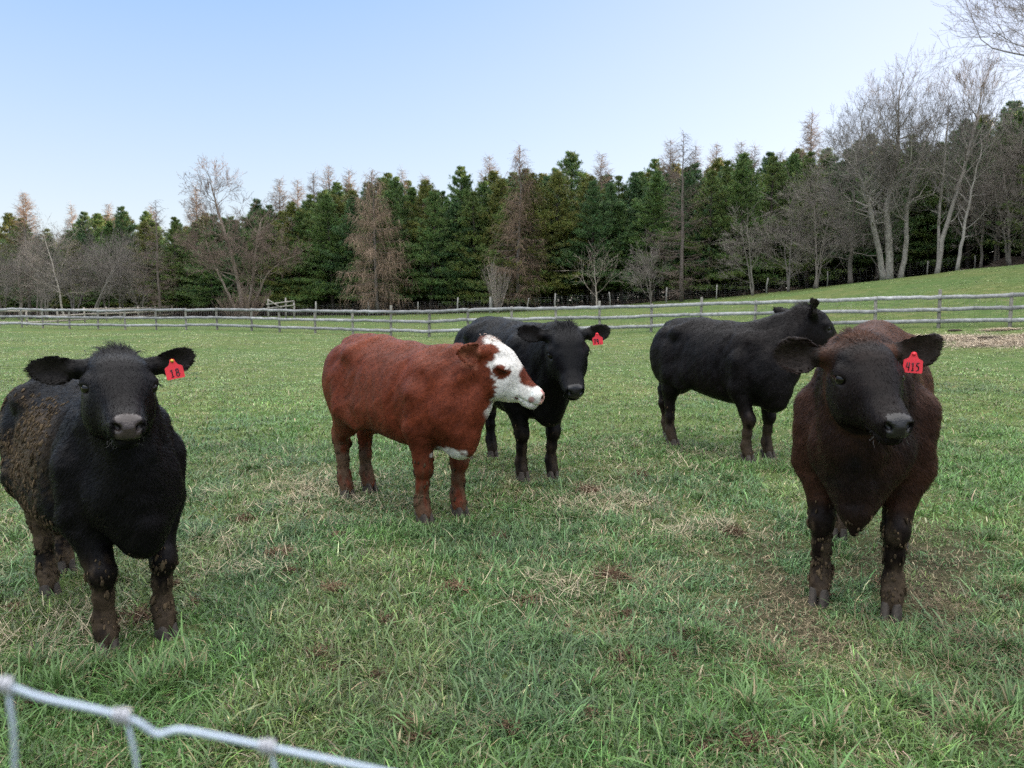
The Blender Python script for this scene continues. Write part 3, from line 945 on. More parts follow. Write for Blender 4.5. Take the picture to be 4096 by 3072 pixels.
def coat_red(V, H, ih, ew, ei, n1, n2, n3, lg):
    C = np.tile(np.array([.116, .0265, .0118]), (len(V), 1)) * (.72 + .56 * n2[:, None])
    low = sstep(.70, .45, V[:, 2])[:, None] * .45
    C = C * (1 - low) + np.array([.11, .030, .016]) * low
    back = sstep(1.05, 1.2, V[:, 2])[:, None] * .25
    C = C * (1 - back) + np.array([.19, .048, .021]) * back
    white = np.array([.68, .645, .60]) * (.72 + .42 * n2[:, None] + .12 * n3[:, None])
    x, y, z = H[:, 0] + .05 * (n2 - .5) + .035 * (n3 - .5), np.abs(H[:, 1]), H[:, 2] + .05 * (n1 - .5) + .035 * (n3 - .5)
    head = sstep(-.07, -.03, H[:, 0]) * (np.linalg.norm(H - [.19, 0, -.17], axis=1) < .35) * sstep(.0, .05, H[:, 0] + .9 * (H[:, 2] + .24))
    line = np.interp(-z, [0, .09, .15, .20, .25, .33, .40], [-.03, .045, .105, .155, .175, .170, .15])
    w = sstep(-.012, .012, x - line)
    el = lambda c, r: sstep(1.14, .92, np.linalg.norm((np.stack([x, y, z], -1) - c) / r, axis=1))
    w = w * (1 - el([.03, .085, -.04], [.050, .06, .055]))
    w = w * (1 - el([.150, .115, -.112], [.056, .07, .047]))
    w = w * (1 - el([.300, 0, -.092], [.082, .080, .058]))
    w = w * head * (1 - ew)
    lid = ih * (np.abs(H[:, 1]) > .09) * sstep(.0075, .004, np.abs(H[:, 2] + .106)) * sstep(.108, .118, H[:, 0]) * sstep(.184, .174, H[:, 0])
    # white chest spot
    ch = sstep(1.1, .85, np.linalg.norm((V - [.60, -.05, .455]) / [.12, .13, .07], axis=1) + .9 * (n2 - .5))
    w = np.maximum(w, ch * (1 - head))
    C = C * (1 - w[:, None]) + white * w[:, None]
    spot = sstep(1.1, .8, np.linalg.norm((H - [.300, -.062, -.232]) / [.016, .03, .012], axis=1))[:, None]
    C = C * (1 - spot) + np.array([.07, .03, .025]) * spot
    sp2 = (sstep(1.1, .8, np.linalg.norm((H - [.385, -.060, -.200]) / [.020, .03, .026], axis=1)) * .8)[:, None]
    C = C * (1 - sp2) + np.array([.24, .085, .07]) * sp2
    C = C * (1 - .8 * lid[:, None])
    C += (ei * ew)[:, None] * np.array([.12, .06, .04]) * n2[:, None]
    return C

def dirt_fn(flank, legs):
    def f(V, H, n1, n2, n3, lg):
        body = flank * sstep(.44, .56, n1 * .62 + n3 * .38) * sstep(.34, .05, V[:, 0]) * sstep(1.14, 1.0, V[:, 2])
        nv = fbm(V * [1, 1, .28], 26, 5, 3)
        leg = legs * sstep(.40, .62, nv * .6 + n1 * .4 + .14 * sstep(.34, .10, V[:, 2]) - .06) * sstep(.5, .34, V[:, 2])
        return np.clip(body + leg, 0, .92)
    return f

def clods_18(V, n1, n2, lg):
    fl = sstep(.30, .05, V[:, 0]) * sstep(.40, .52, n1) * sstep(-.02, -.12, V[:, 1]) * sstep(.5, .6, V[:, 2]) * sstep(1.15, 1.0, V[:, 2]) * 1.3
    bel = sstep(.62, .52, V[:, 2]) * sstep(.44, .5, V[:, 2]) * sstep(.25, .05, V[:, 0]) * 2.5
    return fl + bel + 1.0 * lg * sstep(.45, .6, n2) * (V[:, 2] > .07) + 1e-4

def clods_leg(V, n1, n2, lg):
    return lg * sstep(.45, .62, n2) * (V[:, 2] > .07) + 1e-5

def nxt(p, f, d):
    return np.asarray(p) + np.asarray(f) * d

if 'cows' not in SKIP:
    HQ = float(os.environ.get('HQ', '1'))
    E0 = lambda *a: a
    # 18: front left of the picture, black, muddy flank, looks straight at us
    make_cow('black cow caked in mud at far left, red ear tag 18, facing the camera',
             [(-1.54, 3.29), (-1.71, 3.12), (-2.45, 4.10), (-2.36, 3.80)], 0.95, at(117, 356, 3.03), 148, 11, -3,
             dict(colour=coat_black(.12), dirt=dirt_fn(.9, .65), clods=clods_18, nose=(.036, .026, .024), tuft=1.2, ntuft=150, tuftlen=1.0, legw=.80, hair=1.15, hairlum=1.0, belly=.06),
             [((-.15, .95, .26), (1, .1, -.15), .185, .122, 1.2), ((-.15, -.97, .02), (1, -.1, -.1), .185, .128, 1.2)],
             (at(172, 361, 2.98), (.45, -.9, .06), math.radians(10), .066, '18', .30), .0085 / HQ, int(150000 * HQ), 11, mud=3600)
    # red and white calf
    make_cow('rust red cow with white face and closed eyes, standing side-on in the middle',
             [(-.37, 5.25), (-.594, 5.05), (-1.13, 5.96), (-1.27, 5.80)], 1.04, at(491, 343, 5.02), 97, 26, 0,
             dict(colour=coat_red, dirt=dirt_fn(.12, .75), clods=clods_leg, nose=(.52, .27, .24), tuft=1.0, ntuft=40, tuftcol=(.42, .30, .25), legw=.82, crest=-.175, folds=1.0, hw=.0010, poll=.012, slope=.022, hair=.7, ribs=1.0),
             [((-.5, .85, .05), (.8, .5, -.2), .19, .12, 1.1), ((-.78, -.62, -.02), (.45, -.85, -.15), .165, .14, 1.1)],
             None, .0095 / HQ, int(120000 * HQ), 12, mud=300, eye_open=False)
    # 79
    make_cow('black cow with red ear tag 79, half hidden behind the rust red cow',
             [(.335, 6.34), (.082, 6.23), (-.19, 7.32), (-.43, 7.30)], 1.12, at(566, 329, 5.72), 172, 37, 3,
             dict(colour=coat_black(.03), dirt=dirt_fn(.0, .35), clods=clods_leg, nose=(.010, .009, .010), tuft=2.0, ntuft=70, hw=.0014),
             [((-.25, .95, .12), (1, .2, -.15), .20, .125, .9), ((-.3, -.93, .16), (1, -.25, -.1), .20, .125, .9)],
             (at(597, 334, 5.70), (-.05, -1, .05), math.radians(6), .076, '79.', .28), .0105 / HQ, int(80000 * HQ), 13, mud=60)
    # standing black, no tag, looking away to the right
    make_cow('black cow without a tag, head turned away to the right behind the reddish brown one',
             [(2.43, 7.22), (2.167, 6.99), (1.72, 8.42), (1.65, 7.82)], 1.10, at(806, 309, 7.05), 73, 20, 0,
             dict(colour=coat_black(.22), dirt=dirt_fn(.0, .45), clods=clods_leg, nose=(.010, .009, .010), tuft=2.0, ntuft=50, hw=.0016, headscale=1.12),
             [((-.5, .75, .3), (.4, .8, -.3), .17, .11, 1.0), ((-.45, -.45, .62), (.35, -.9, -.1), .17, .12, 1.0)],
             None, .0115 / HQ, int(70000 * HQ), 14, mud=60)
    # 415
    make_cow('reddish brown cow with black face, red ear tag 415, at the right facing the camera',
             [(1.777, 3.48), (1.507, 3.65), (2.34, 4.52), (2.05, 4.70)], 1.13, at(859, 343, 3.25), 180, 20, 2,
             dict(colour=coat_rust, dirt=dirt_fn(.08, .7), clods=clods_leg, nose=(.014, .012, .012), tuft=.5, ntuft=90, tuftlen=.6, tuftcol=(.05, .026, .018), brisket=True, legw=.70, hair=1.1, hairlum=1.0, folds=.8, poll=.02, headscale=.88, width=.88),
             [((-.2, .96, .10), (.9, .35, -.1), .24, .13, .9), ((-.45, -.85, .0), (.85, -.5, -.05), .18, .145, 1.0)],
             (at(914, 354, 3.18), (-.30, -.95, .05), math.radians(-3), .074, '415', .24), .0085 / HQ, int(150000 * HQ), 15, mud=700)

# ------------------------------------------------------------------ the ground sheet
def ground_material():
    m, nt, N, L, b = mat_base('pasture_soil')
    tc = N.new('ShaderNodeTexCoord')
    def noise(sc, det=4, rough=.6):
        n = N.new('ShaderNodeTexNoise'); n.inputs['Scale'].default_value = sc; n.inputs['Detail'].default_value = det; n.inputs['Roughness'].default_value = rough
        L.new(tc.outputs['Object'], n.inputs['Vector']); return n
    def ramp(fac, stops):
        r = N.new('ShaderNodeValToRGB')
        while len(r.color_ramp.elements) < len(stops): r.color_ramp.elements.new(.5)
        for e, (p, c) in zip(r.color_ramp.elements, stops): e.position = p; e.color = (*c, 1)
        L.new(fac, r.inputs[0]); return r
    fine, mid, big = noise(28, 6, .7), noise(2.2, 5), noise(.22, 5)
    c1 = ramp(fine.outputs['Fac'], [(.34, (.014, .018, .008)), (.52, (.045, .066, .020)), (.70, (.12, .105, .055))])
    c2 = ramp(mid.outputs['Fac'], [(.36, (.075, .120, .034)), (.55, (.125, .165, .058)), (.72, (.21, .195, .10))])
    mx = N.new('ShaderNodeMix'); mx.data_type = 'RGBA'; mx.inputs['Factor'].default_value = .55
    L.new(c1.outputs[0], mx.inputs[6]); L.new(c2.outputs[0], mx.inputs[7])
    c3 = ramp(big.outputs['Fac'], [(.4, (.85, 1.0, .85)), (.62, (1.15, 1.05, .95))])
    m2 = N.new('ShaderNodeMix'); m2.data_type = 'RGBA'; m2.blend_type = 'MULTIPLY'; m2.inputs['Factor'].default_value = 1
    L.new(mx.outputs[2], m2.inputs[6]); L.new(c3.outputs[0], m2.inputs[7])
    # forest floor of needles and leaf litter under the trees
    at_ = N.new('ShaderNodeAttribute'); at_.attribute_name = 'tint'
    sp = N.new('ShaderNodeSeparateColor'); L.new(at_.outputs['Color'], sp.inputs[0])
    ff = ramp(fine.outputs['Fac'], [(.3, (.022, .015, .010)), (.7, (.075, .052, .035))])
    m3 = N.new('ShaderNodeMix'); m3.data_type = 'RGBA'
    L.new(sp.outputs[0], m3.inputs['Factor']); L.new(m2.outputs[2], m3.inputs[6]); L.new(ff.outputs[0], m3.inputs[7])
    soil = ramp(fine.outputs['Fac'], [(.3, (.020, .014, .010)), (.55, (.058, .043, .030)), (.75, (.12, .092, .062))])
    m4 = N.new('ShaderNodeMix'); m4.data_type = 'RGBA'
    L.new(sp.outputs[1], m4.inputs['Factor']); L.new(m3.outputs[2], m4.inputs[6]); L.new(soil.outputs[0], m4.inputs[7])
    L.new(m4.outputs[2], b.inputs['Base Color'])
    b.inputs['Roughness'].default_value = .95; b.inputs['Specular IOR Level'].default_value = .1
    bp = N.new('ShaderNodeBump'); bp.inputs['Strength'].default_value = .6; bp.inputs['Distance'].default_value = .02
    L.new(fine.outputs['Fac'], bp.inputs['Height']); L.new(bp.outputs[0], b.inputs['Normal'])
    return m

def forest_amount(X, Y):
    u = X / np.maximum(Y, 6)
    D = np.interp(u, _U, _D)
    P = np.stack([X.ravel(), Y.ravel(), np.zeros(X.size)], -1)
    return sstep(-1.0, 1.5, Y - D + ((fbm(P, .3, 8, 2) - .5) * 4).reshape(X.shape))

def bare_amount(X, Y):
    """worn soil: towards the lower right of the pasture, and spots"""
    P = np.stack([X.ravel(), Y.ravel(), np.zeros(X.size)], -1)
    n = fbm(P, .9, 31, 3).reshape(X.shape); n2 = fbm(P, 3.1, 37, 2).reshape(X.shape)
    w = sstep(.2, 1.5, X + .10 * (Y - 3)) * sstep(6.5, 3.8, Y) * sstep(-4, 1.5, Y)
    n3 = fbm(P, 7.0, 39, 2).reshape(X.shape)
    r = sstep(.54, .64, n * .36 + n2 * .38 + n3 * .26 + .115 * w) * np.clip(.35 + .5 * w, 0, 1)
    return np.clip(r, 0, 1) * sstep(14, 7, Y)

xs = np.concatenate([-np.geomspace(600, 20, 60), np.arange(-19.6, 19.7, .28), np.geomspace(20, 600, 60)])
ys = np.concatenate([[-40, -20, -10, -6], np.arange(-4, 14, .2), np.arange(14, 125, .7), np.geomspace(126, 900, 28)])
GX, GY = np.meshgrid(xs, ys, indexing='ij')
GZ = ground(GX, GY)
nx, ny = GX.shape
ii = (np.arange(nx - 1)[:, None] * ny + np.arange(ny - 1)[None]).ravel()
gc = np.zeros((GX.size, 3)); gc[:, 0] = forest_amount(GX, GY).ravel(); gc[:, 1] = bare_amount(GX, GY).ravel()
pasture = new_obj('ground', np.stack([GX, GY, GZ], -1).reshape(-1, 3), [np.stack([ii, ii + ny, ii + ny + 1, ii + 1], -1)], ground_material(), None, True, gc)
tag(pasture, kind='structure')

# ------------------------------------------------------------------ trees
M_BARK = mat_tint('bark', rough=0.9, noise=6, amp=0.35, spec=0.1, bump=0.6, bscale=14)
M_TWIG = mat_tint('twigs', rough=0.9, noise=1.5, amp=0.25, spec=0.1)
M_NEEDLE = mat_tint('pine_needles', rough=0.5, noise=0.45, amp=0.35, spec=0.3, trans=0.25)

def norm_rows(v):
    return v / (np.linalg.norm(v, axis=1)[:, None] + 1e-12)

def ribbons(mb, P, D, Lg, W, col, R_, droop=0.0):
    """thin pointed leaf blades: root P, direction D, length, width"""
    n = len(P)
    S = norm_rows(np.cross(D, R_.normal(0, 1, (n, 3))))
    tip = P + D * Lg[:, None]; tip[:, 2] -= droop * Lg
    mid = P + D * (Lg * .5)[:, None]
    v = np.stack([P, mid + S * W[:, None], mid - S * W[:, None], tip], 1).reshape(-1, 3)
    b = np.arange(n)[:, None] * 4
    mb.add(v, b + np.array([[0, 1, 3, 2]]), None, np.repeat(col, 4, axis=0))

def pine(seed, H, R0, base_crown, tone, dense=1.0):
    """white pine: straight trunk, whorled boughs, tufts of long needles"""
    R_ = np.random.default_rng(seed)
    tr, cr = MB(), MB()
    n = 12
    zt = np.linspace(0, H * .97, n)
    px = np.cumsum(R_.normal(0, .05, n)); py = np.cumsum(R_.normal(0, .05, n)); px -= px[0]; py -= py[0]
    pts = np.stack([px, py, zt], -1)
    r0 = .016 * H
    tr.tube(pts, r0 * (1 - zt / H) ** .8 + .012, 8, (.075, .062, .052))
    P, D, Cc, LL = [], [], [], []
    z = base_crown * .35
    while z < H * .985:
        f = z / H
        live = z > base_crown
        k = R_.integers(4, 7) if live else R_.integers(2, 5)
        prof = min(1.0, (1 - f) * 1.35) ** .9 * (0.55 + .45 * min(1, (f - base_crown / H + .18) / .25)) if live else .45
        a0 = R_.random() * 6.28
        for j in range(k):
            az = a0 + j * 6.283 / k + R_.normal(0, .25)
            L = R0 * prof * R_.uniform(.5, 1.25) + .22
            el0 = np.interp(f, [0, .35, .8, 1], [-.12, .05, .55, 1.1]) + R_.normal(0, .1)
            b0 = np.array([np.interp(z, zt, px), np.interp(z, zt, py), z])
            m = 6
            t = np.linspace(0, 1, m)
            hor = np.array([math.cos(az), math.sin(az), 0])
            bp = b0 + np.outer(L * t, hor) * math.cos(el0) + np.outer(L * (math.sin(el0) * t - .10 * t * t + .16 * t ** 4), [0, 0, 1])
            tr.tube(bp, np.linspace(.028 * (.4 + L / R0), .006, m), 4, (.055, .047, .041), cap=False)
            if not live: continue
            nt = int((9 + 13 * L) * dense)
            for q in range(nt):
                tt = R_.uniform(.22, 1.0) ** .8
                c = np.array([np.interp(tt, t, bp[:, i]) for i in range(3)])
                off = R_.normal(0, 1, 3) * np.array([.26, .26, .075]) * (.35 + .25 * L)
                c = c + off * (1.1 - .5 * tt)
                if R_.random() < .5:
                    side = np.array([-hor[1], hor[0], 0]) * R_.choice([-1, 1]) * R_.uniform(.1, .42) * L * tt
                    c = c + side
                k2 = 13
                P.append(np.repeat(c[None], k2, 0) + R_.normal(0, .05, (k2, 3)))
                d = R_.normal(0, .55, (k2, 3)) + hor * .75 + np.array([0, 0, .62 + .35 * f])
                D.append(norm_rows(d))
                v = R_.uniform(.62, 1.42)
                LL.append(np.full(k2, .5 + .5 * min(1, L / 1.5)))
                Cc.append(np.repeat((np.asarray(tone) * v * np.array([R_.uniform(.85, 1.25), 1, R_.uniform(.8, 1.1)]))[None], k2, 0))
        z += H * R_.uniform(.036, .055) * (1 if live else 1.4)
    # leader candle
    for q in range(10):
        c = np.array([px[-1], py[-1], H * (.93 + .008 * q)])
        k2 = 10
        P.append(np.repeat(c[None], k2, 0)); D.append(norm_rows(R_.normal(0, .5, (k2, 3)) + [0, 0, .9])); Cc.append(np.repeat(np.asarray(tone)[None], k2, 0)); LL.append(np.full(k2, .45))
    LL = np.concatenate(LL)
    P, D, Cc = np.vstack(P), np.vstack(D), np.vstack(Cc)
    nn = len(P)
    ribbons(cr, P, D, R_.uniform(.17, .35, nn) * LL, R_.uniform(.014, .027, nn), Cc, R_, .05)
    return tr, cr

def bare(seed, stems, depth=5, spread=.55, up=.25, ratio=.74, nb=(2, 4), bark=(.16, .145, .125), twig=(.13, .115, .10), wander=.16, fine=.010, side=.9):
    """leafless broadleaf tree from given stems: list of (points, r0, r1); returns trunk and crown builders"""
    R_ = np.random.default_rng(seed)
    tr, cr = MB(), MB()
    def grow(p, d, L, r, lev):
        n = 5 if lev > 1 else 4
        pts = [p]
        dd = d
        for i in range(n - 1):
            dd = unit(dd + R_.normal(0, wander, 3) + np.array([0, 0, up * (.35 + .25 * lev / depth)]) * .5)
            pts.append(pts[-1] + dd * L / (n - 1))
        pts = np.array(pts)
        r1 = max(r * .45, fine * .6)
        cr.tube(pts, np.linspace(r, r1, n), 5 if lev >= depth - 1 else 3, np.asarray(bark if lev > 2 else twig) * R_.uniform(.8, 1.2), cap=False)
        if lev <= 0: return
        k = R_.integers(nb[0], nb[1] + 1)
        for j in range(k + 1):
            t = 1.0 if j == 0 else R_.uniform(.30, .98)
            i = min(int(t * (n - 1)), n - 2); fr = t * (n - 1) - i
            q = pts[i] * (1 - fr) + pts[i + 1] * fr
            ax = unit(np.cross(dd, R_.normal(0, 1, 3)))
            ang = (R_.uniform(.08, .35) if j == 0 else R_.uniform(.45, 1.1) * side * (spread / .55))
            nd = unit(dd * math.cos(ang) + ax * math.sin(ang))
            grow(q, nd, L * ratio * R_.uniform(.75, 1.15), max(r1 * (1.0 if j == 0 else .8), fine * .6), lev - 1)
    for pts, r0, r1, hang in stems:
        pts = np.asarray(pts, float)
        # refine with slight bends
        t = np.linspace(0, 1, len(pts)); tt = np.linspace(0, 1, 4 * len(pts))
        fp = np.stack([np.interp(tt, t, pts[:, i]) for i in range(3)], -1)
        for _ in range(2):
            fp[1:-1] = (fp[:-2] + fp[1:-1] * 2 + fp[2:]) / 4
        fp[1:-1] += R_.normal(0, .03, fp[1:-1].shape)
        rr = np.interp(tt, [0, .04, 1], [r0 * 1.25, r0, r1])
        tr.tube(fp, rr, 9, np.asarray(bark))
        for (t0, cnt, L, lev, el) in hang:
            for j in range(cnt):
                f = t0 + (1 - t0) * (j + R_.random()) / cnt
                i = min(int(f * (len(fp) - 1)), len(fp) - 2)
                d = unit(fp[i + 1] - fp[i])
                az = R_.random() * 6.283
                h = np.array([math.cos(az), math.sin(az), 0])
                nd = unit(h * math.cos(el) + d * math.sin(el) + R_.normal(0, .12, 3))
                grow(fp[i], nd, L * (1.15 - .5 * f) * R_.uniform(.7, 1.2), np.interp(f, [0, 1], [r0, r1]) * .42, lev)
        d = unit(fp[-1] - fp[-2])
        grow(fp[-1], d, hang[0][2] * .62 if hang else 1.0, r1 * .9, hang[0][3] if hang else 2)
    return tr, cr

def larch(seed, H, R0, weep=0.5, dense=1.0, tw=.011, br=.028, bark=(.15, .13, .115), twig=(.21, .145, .10), base=.16):
    """leafless larch: straight mast, fine horizontal limbs, hanging twigs"""
    R_ = np.random.default_rng(seed)
    tr, cr = MB(), MB()
    n = 14
    zt = np.linspace(0, H, n)
    px = np.cumsum(R_.normal(0, .035, n)); py = np.cumsum(R_.normal(0, .035, n)); px -= px[0]; py -= py[0]
    tr.tube(np.stack([px, py, zt], -1), .013 * H * (1 - zt / H) ** .85 + .010, 7, np.asarray(bark))
    nb = int(150 * dense)
    for i in range(nb):
        f = base + (1 - base) * (i + R_.random()) / nb
        z = f * H
        L = R0 * min(1, (1 - f) * 1.55 + .04) ** .8 * R_.uniform(.5, 1.12) * (1 if f > base + .12 else R_.uniform(.4, 1))
        az = R_.random() * 6.283
        el = np.interp(f, [0, .5, 1], [-.25, .1, .75]) + R_.normal(0, .12)
        b0 = np.array([np.interp(z, zt, px), np.interp(z, zt, py), z])
        hor = np.array([math.cos(az), math.sin(az), 0])
        m = 6; t = np.linspace(0, 1, m)
        bp = b0 + np.outer(L * t, hor) * math.cos(el) + np.outer(L * (math.sin(el) * t - .22 * weep * t * t + .20 * t ** 3), [0, 0, 1]) + R_.normal(0, .02, (m, 3))
        cr.tube(bp, np.linspace(br, br * .33, m), 3, np.asarray(bark) * R_.uniform(.75, 1.15), cap=False)
        k = int(L * (9 if weep < .7 else 12) * (.8 + .4 * dense))
        for j in range(k):
            tt = R_.uniform(.12, 1)
            c = np.array([np.interp(tt, t, bp[:, q]) for q in range(3)])
            d = hor * R_.uniform(.1, .8) + np.array([-hor[1], hor[0], 0]) * R_.normal(0, .8) + np.array([0, 0, R_.normal(.15, .3) - 1.3 * weep * (R_.random() < .75)])
            d = unit(d)
            l = R_.uniform(.25, .75) * (1 + .9 * weep)
            p2 = c + d * l * .5; d2 = unit(d + np.array([0, 0, -.8 * weep + .15]) + R_.normal(0, .2, 3))
            cr.tube(np.array([c, p2, p2 + d2 * l * .5]), [tw, tw * .8, tw * .5], 3, np.asarray(twig) * R_.uniform(.65, 1.3), cap=False)
    return tr, cr

def shrub(seed, H, R0, stems=26, col=(.30, .255, .22)):
    R_ = np.random.default_rng(seed)
    tr = MB()
    for i in range(stems):
        az = R_.random() * 6.283; sp = R_.uniform(.05, 1) ** .7
        h = np.array([math.cos(az), math.sin(az), 0])
        L = H * R_.uniform(.75, 1.05) * (1 - .15 * sp)
        n = 7; t = np.linspace(0, 1, n)
        pts = np.outer(R0 * sp * t ** .8, h) + np.outer(L * (t - .08 * sp * t * t), [0, 0, 1]) + R_.normal(0, .03, (n, 3)) * t[:, None]
        pts += h * .06
        c = np.asarray(col) * R_.uniform(.7, 1.2)
        tr.tube(pts, np.linspace(.022, .006, n), 4, c, cap=False)
        for j in range(9):
            tt = R_.uniform(.25, .95)
            q = np.array([np.interp(tt, t, pts[:, a]) for a in range(3)])
            d = unit(h * R_.uniform(-.3, .7) + R_.normal(0, .3, 3) + [0, 0, 1.0])
            l = R_.uniform(.2, .45) * H * .6
            tr.tube(np.array([q, q + d * l * .5, q + unit(d + R_.normal(0, .15, 3) + [0, 0, .15]) * l]), [.010, .008, .004], 3, c * R_.uniform(.8, 1.2), cap=False)
    return tr

def place_tree(kind, mbs, x, y, label, group=None, cat='tree', rz=0.0, scale=1.0, sink=.05):
    """mbs: (trunk builder, crown builder) or already built (trunk object, crown object) prototypes"""
    z = gz(x, y) - sink
    r = empty(kind, (x, y, z), label, cat, group, rz)
    r.scale = (scale,) * 3
    out = []
    for nm, b, mat in zip(('trunk', 'crown'), mbs, (M_BARK, M_NEEDLE if 'pine' in kind else M_TWIG)):
        if b is None: continue
        if isinstance(b, MB):
            o = b.build(nm, mat, r)
        else:
            o = b.copy(); COL.objects.link(o); o.parent = r
        out.append(o)
    return r, out

def site(px, d, z=None):
    """ground point whose column in the photograph is px, d metres out"""
    x = px_x(px, d, 1.0)
    return x, d

if 'trees' not in SKIP:
    TQ = float(os.environ.get('TQ', '1'))
    PROTO = []
    tones = [(.094, .158, .048), (.076, .142, .060), (.110, .158, .048), (.072, .132, .052), (.138, .160, .046), (.102, .166, .056)]
    for k, (H, R0, bc) in enumerate([(13.2, 4.2, 1.5), (12.6, 3.8, 1.9), (13.6, 4.4, 1.1), (12.0, 3.5, 2.1), (11.2, 4.0, 1.0), (12.9, 4.0, 1.4)]):
        PROTO.append((pine(100 + k, H, R0, bc, tones[k], TQ), H))
    built = {}
    # plantation rows: (pixel column, metres beyond the wood's edge, wanted top pixel)
    tops_px = [-240, -60, 0, 60, 115, 185, 240, 287, 340, 393, 430, 463, 520, 578, 610, 648, 700, 740, 796, 850, 925, 995, 1024, 1150, 1300, 1500]
    tops_py = [235, 226, 222, 226, 216, 213, 209, 199, 186, 176, 184, 178, 170, 167, 170, 162, 160, 153, 148, 140, 130, 108, 98, 80, 60, 50]
    R_ = np.random.default_rng(41)
    front_labels = ['deep green', 'blue green', 'yellowish green', 'dark green', 'olive green', 'mid green']
    count = 0; front = []
    rows = [(1.5, 25, 0.0), (5.0, 27, .5), (9.0, 30, .1), (13.0, 34, .6), (18, 36, .3)]
    for ri, (back, step, ph) in enumerate(rows):
        px = -150 + ph * step
        while px < (2250 if ri < 4 else 1250):
            p = px + R_.normal(0, 5)
            u = (p - 512) / FPX
            D = float(np.interp(u, _U, _D)) + back + R_.normal(0, .8)
            x = u * D
            want = py_z(float(np.interp(p, tops_px, tops_py)) + R_.normal(9, 6) + (4 if ri == 0 else -2), D) - gz(x, D)
            k = int(R_.integers(0, 6))
            if p < 200 and ri == 0 and R_.random() < .75:
                px += step * .8; continue
            if p > 760 and ri == 0 and R_.random() < .7:
                px += step; continue
            mb, H = PROTO[k]
            sc = float(np.clip(want / H, .55, 1.45))
            kind = ('yellowish' if k == 4 else 'dark')
            lab = {0: 'deep green pine of the front row along the wood edge', 1: 'blue green pine of the front row along the wood edge', 2: 'olive tinted pine of the front row along the wood edge',
                   3: 'dark narrow pine of the front row along the wood edge', 4: 'yellow green pine of the front row along the wood edge', 5: 'mid green pine of the front row along the wood edge'}[k] if ri == 0 else 'pine standing deeper in the wood behind the front row'
            grp = ('front row pines: ' + lab.split(' pine')[0]) if ri == 0 else 'pines deeper in the wood'
            root, obs = place_tree('pine_tree', built.get(k, mb), x, D, lab, grp, 'pine', R_.random() * 6.28, sc)
            built.setdefault(k, obs)
            if ri == 0: front.append((p, root, lab.split(' pine')[0]))
            count += 1
            px += step * min(1.1, 76 / D) * R_.uniform(.8, 1.25) * (1.0 if p < 1024 else 1.8)
    vis = sorted([f for f in front if -10 < f[0] < 1034], key=lambda f: f[0])
    for i, (p, root, tone) in enumerate(vis):
        root['label'] = '%s pine in the front row of the wood, %s from the left' % (tone, ordinal(i + 1)); root['group'] = 'front row of pines along the wood'

    def stem(*p): return [np.array(q, float) for q in p]
    # tall bare larches showing over the pines (column, top row, metres beyond the edge)
    L_P = [larch(201 + i, 15, r, .05, 1.35, tw=.013, br=.016, twig=(.27, .215, .17), bark=(.21, .175, .15), base=.3) for i, r in enumerate((2.7, 2.3, 2.9))]
    lb = {}
    back_l = [(28, 193), (75, 205), (110, 204), (152, 206), (197, 186), (280, 179), (298, 180), (314, 173), (331, 166), (352, 170), (403, 170), (427, 176), (488, 156), (565, 159),
              (602, 154), (667, 140), (693, 146), (714, 144), (737, 142), (752, 146), (776, 152), (808, 112)]
    for i, (p, t) in enumerate(back_l):
        k = i % 3
        u = (p - 512) / FPX
        D = float(np.interp(u, _U, _D)) + 11 + (i * 37 % 7)
        H = py_z(t, D) - gz(u * D, D)
        side = 'left of the frame' if p < 300 else 'middle of the wood' if p < 600 else 'right part of the wood'
        root, obs = place_tree('larch_tree', lb.get(k, L_P[k]), px_x(p, D, 8), D, 'thin bare larch rising above the pines, %s such top from the left' % ordinal(i + 1), 'bare larches rising over the pines', 'larch', R_.random() * 6, H / 15)
        lb.setdefault(k, obs)

    def solo(kind, mbs, px, d, label, cat, rz=0.0, scale=1.0, group=None):
        return place_tree(kind, mbs, px_x(px, d, 1.0), d, label, group, cat, rz, scale)[0]

    # larches that stand alone in front of the wood
    def ht(px, top, d):
        x = px_x(px, d, 1.0)
        return py_z(top, d) - gz(x, d)
    d = 73.5; H = ht(378, 170, d)
    solo('larch_tree', larch(301, H, 3.6, 1.0, .95, twig=(.30, .215, .155), base=.10), 378, d, 'broad tan weeping larch left of centre, in front of the pines', 'larch')
    d = 71; H = ht(519, 146, d)
    solo('larch_tree', larch(302, H, 3.0, .65, 1.35, twig=(.20, .14, .10), base=.08), 519, d, 'grey brown larch at the centre with a tall thin tip', 'larch')
    d = 66; H = ht(681, 132, d)
    solo('larch_tree', larch(303, H, 2.9, .35, .75, bark=(.15, .125, .11), twig=(.15, .115, .095), base=.05), 681, d, 'gaunt grey larch with bare horizontal limbs, behind the standing black cow', 'larch')
    d = 82; H = ht(160, 200, d)
    solo('larch_tree', larch(304, H, 2.6, .3, .6, bark=(.16, .13, .11), twig=(.16, .12, .10), base=.1), 160, d, 'leaning bare larch with straight trunk, left, before dark pines', 'larch')
    d = 90; H = ht(30, 193, d)
    solo('larch_tree', larch(305, H, 3.3, .2, .9, twig=(.20, .135, .10)), 30, d, 'pinkish bare larch standing tallest at the far left', 'larch')

    # gnarled bare tree left of centre with brushy shoots at its foot
    d = 74; H = ht(240, 170, d); k = H / 14
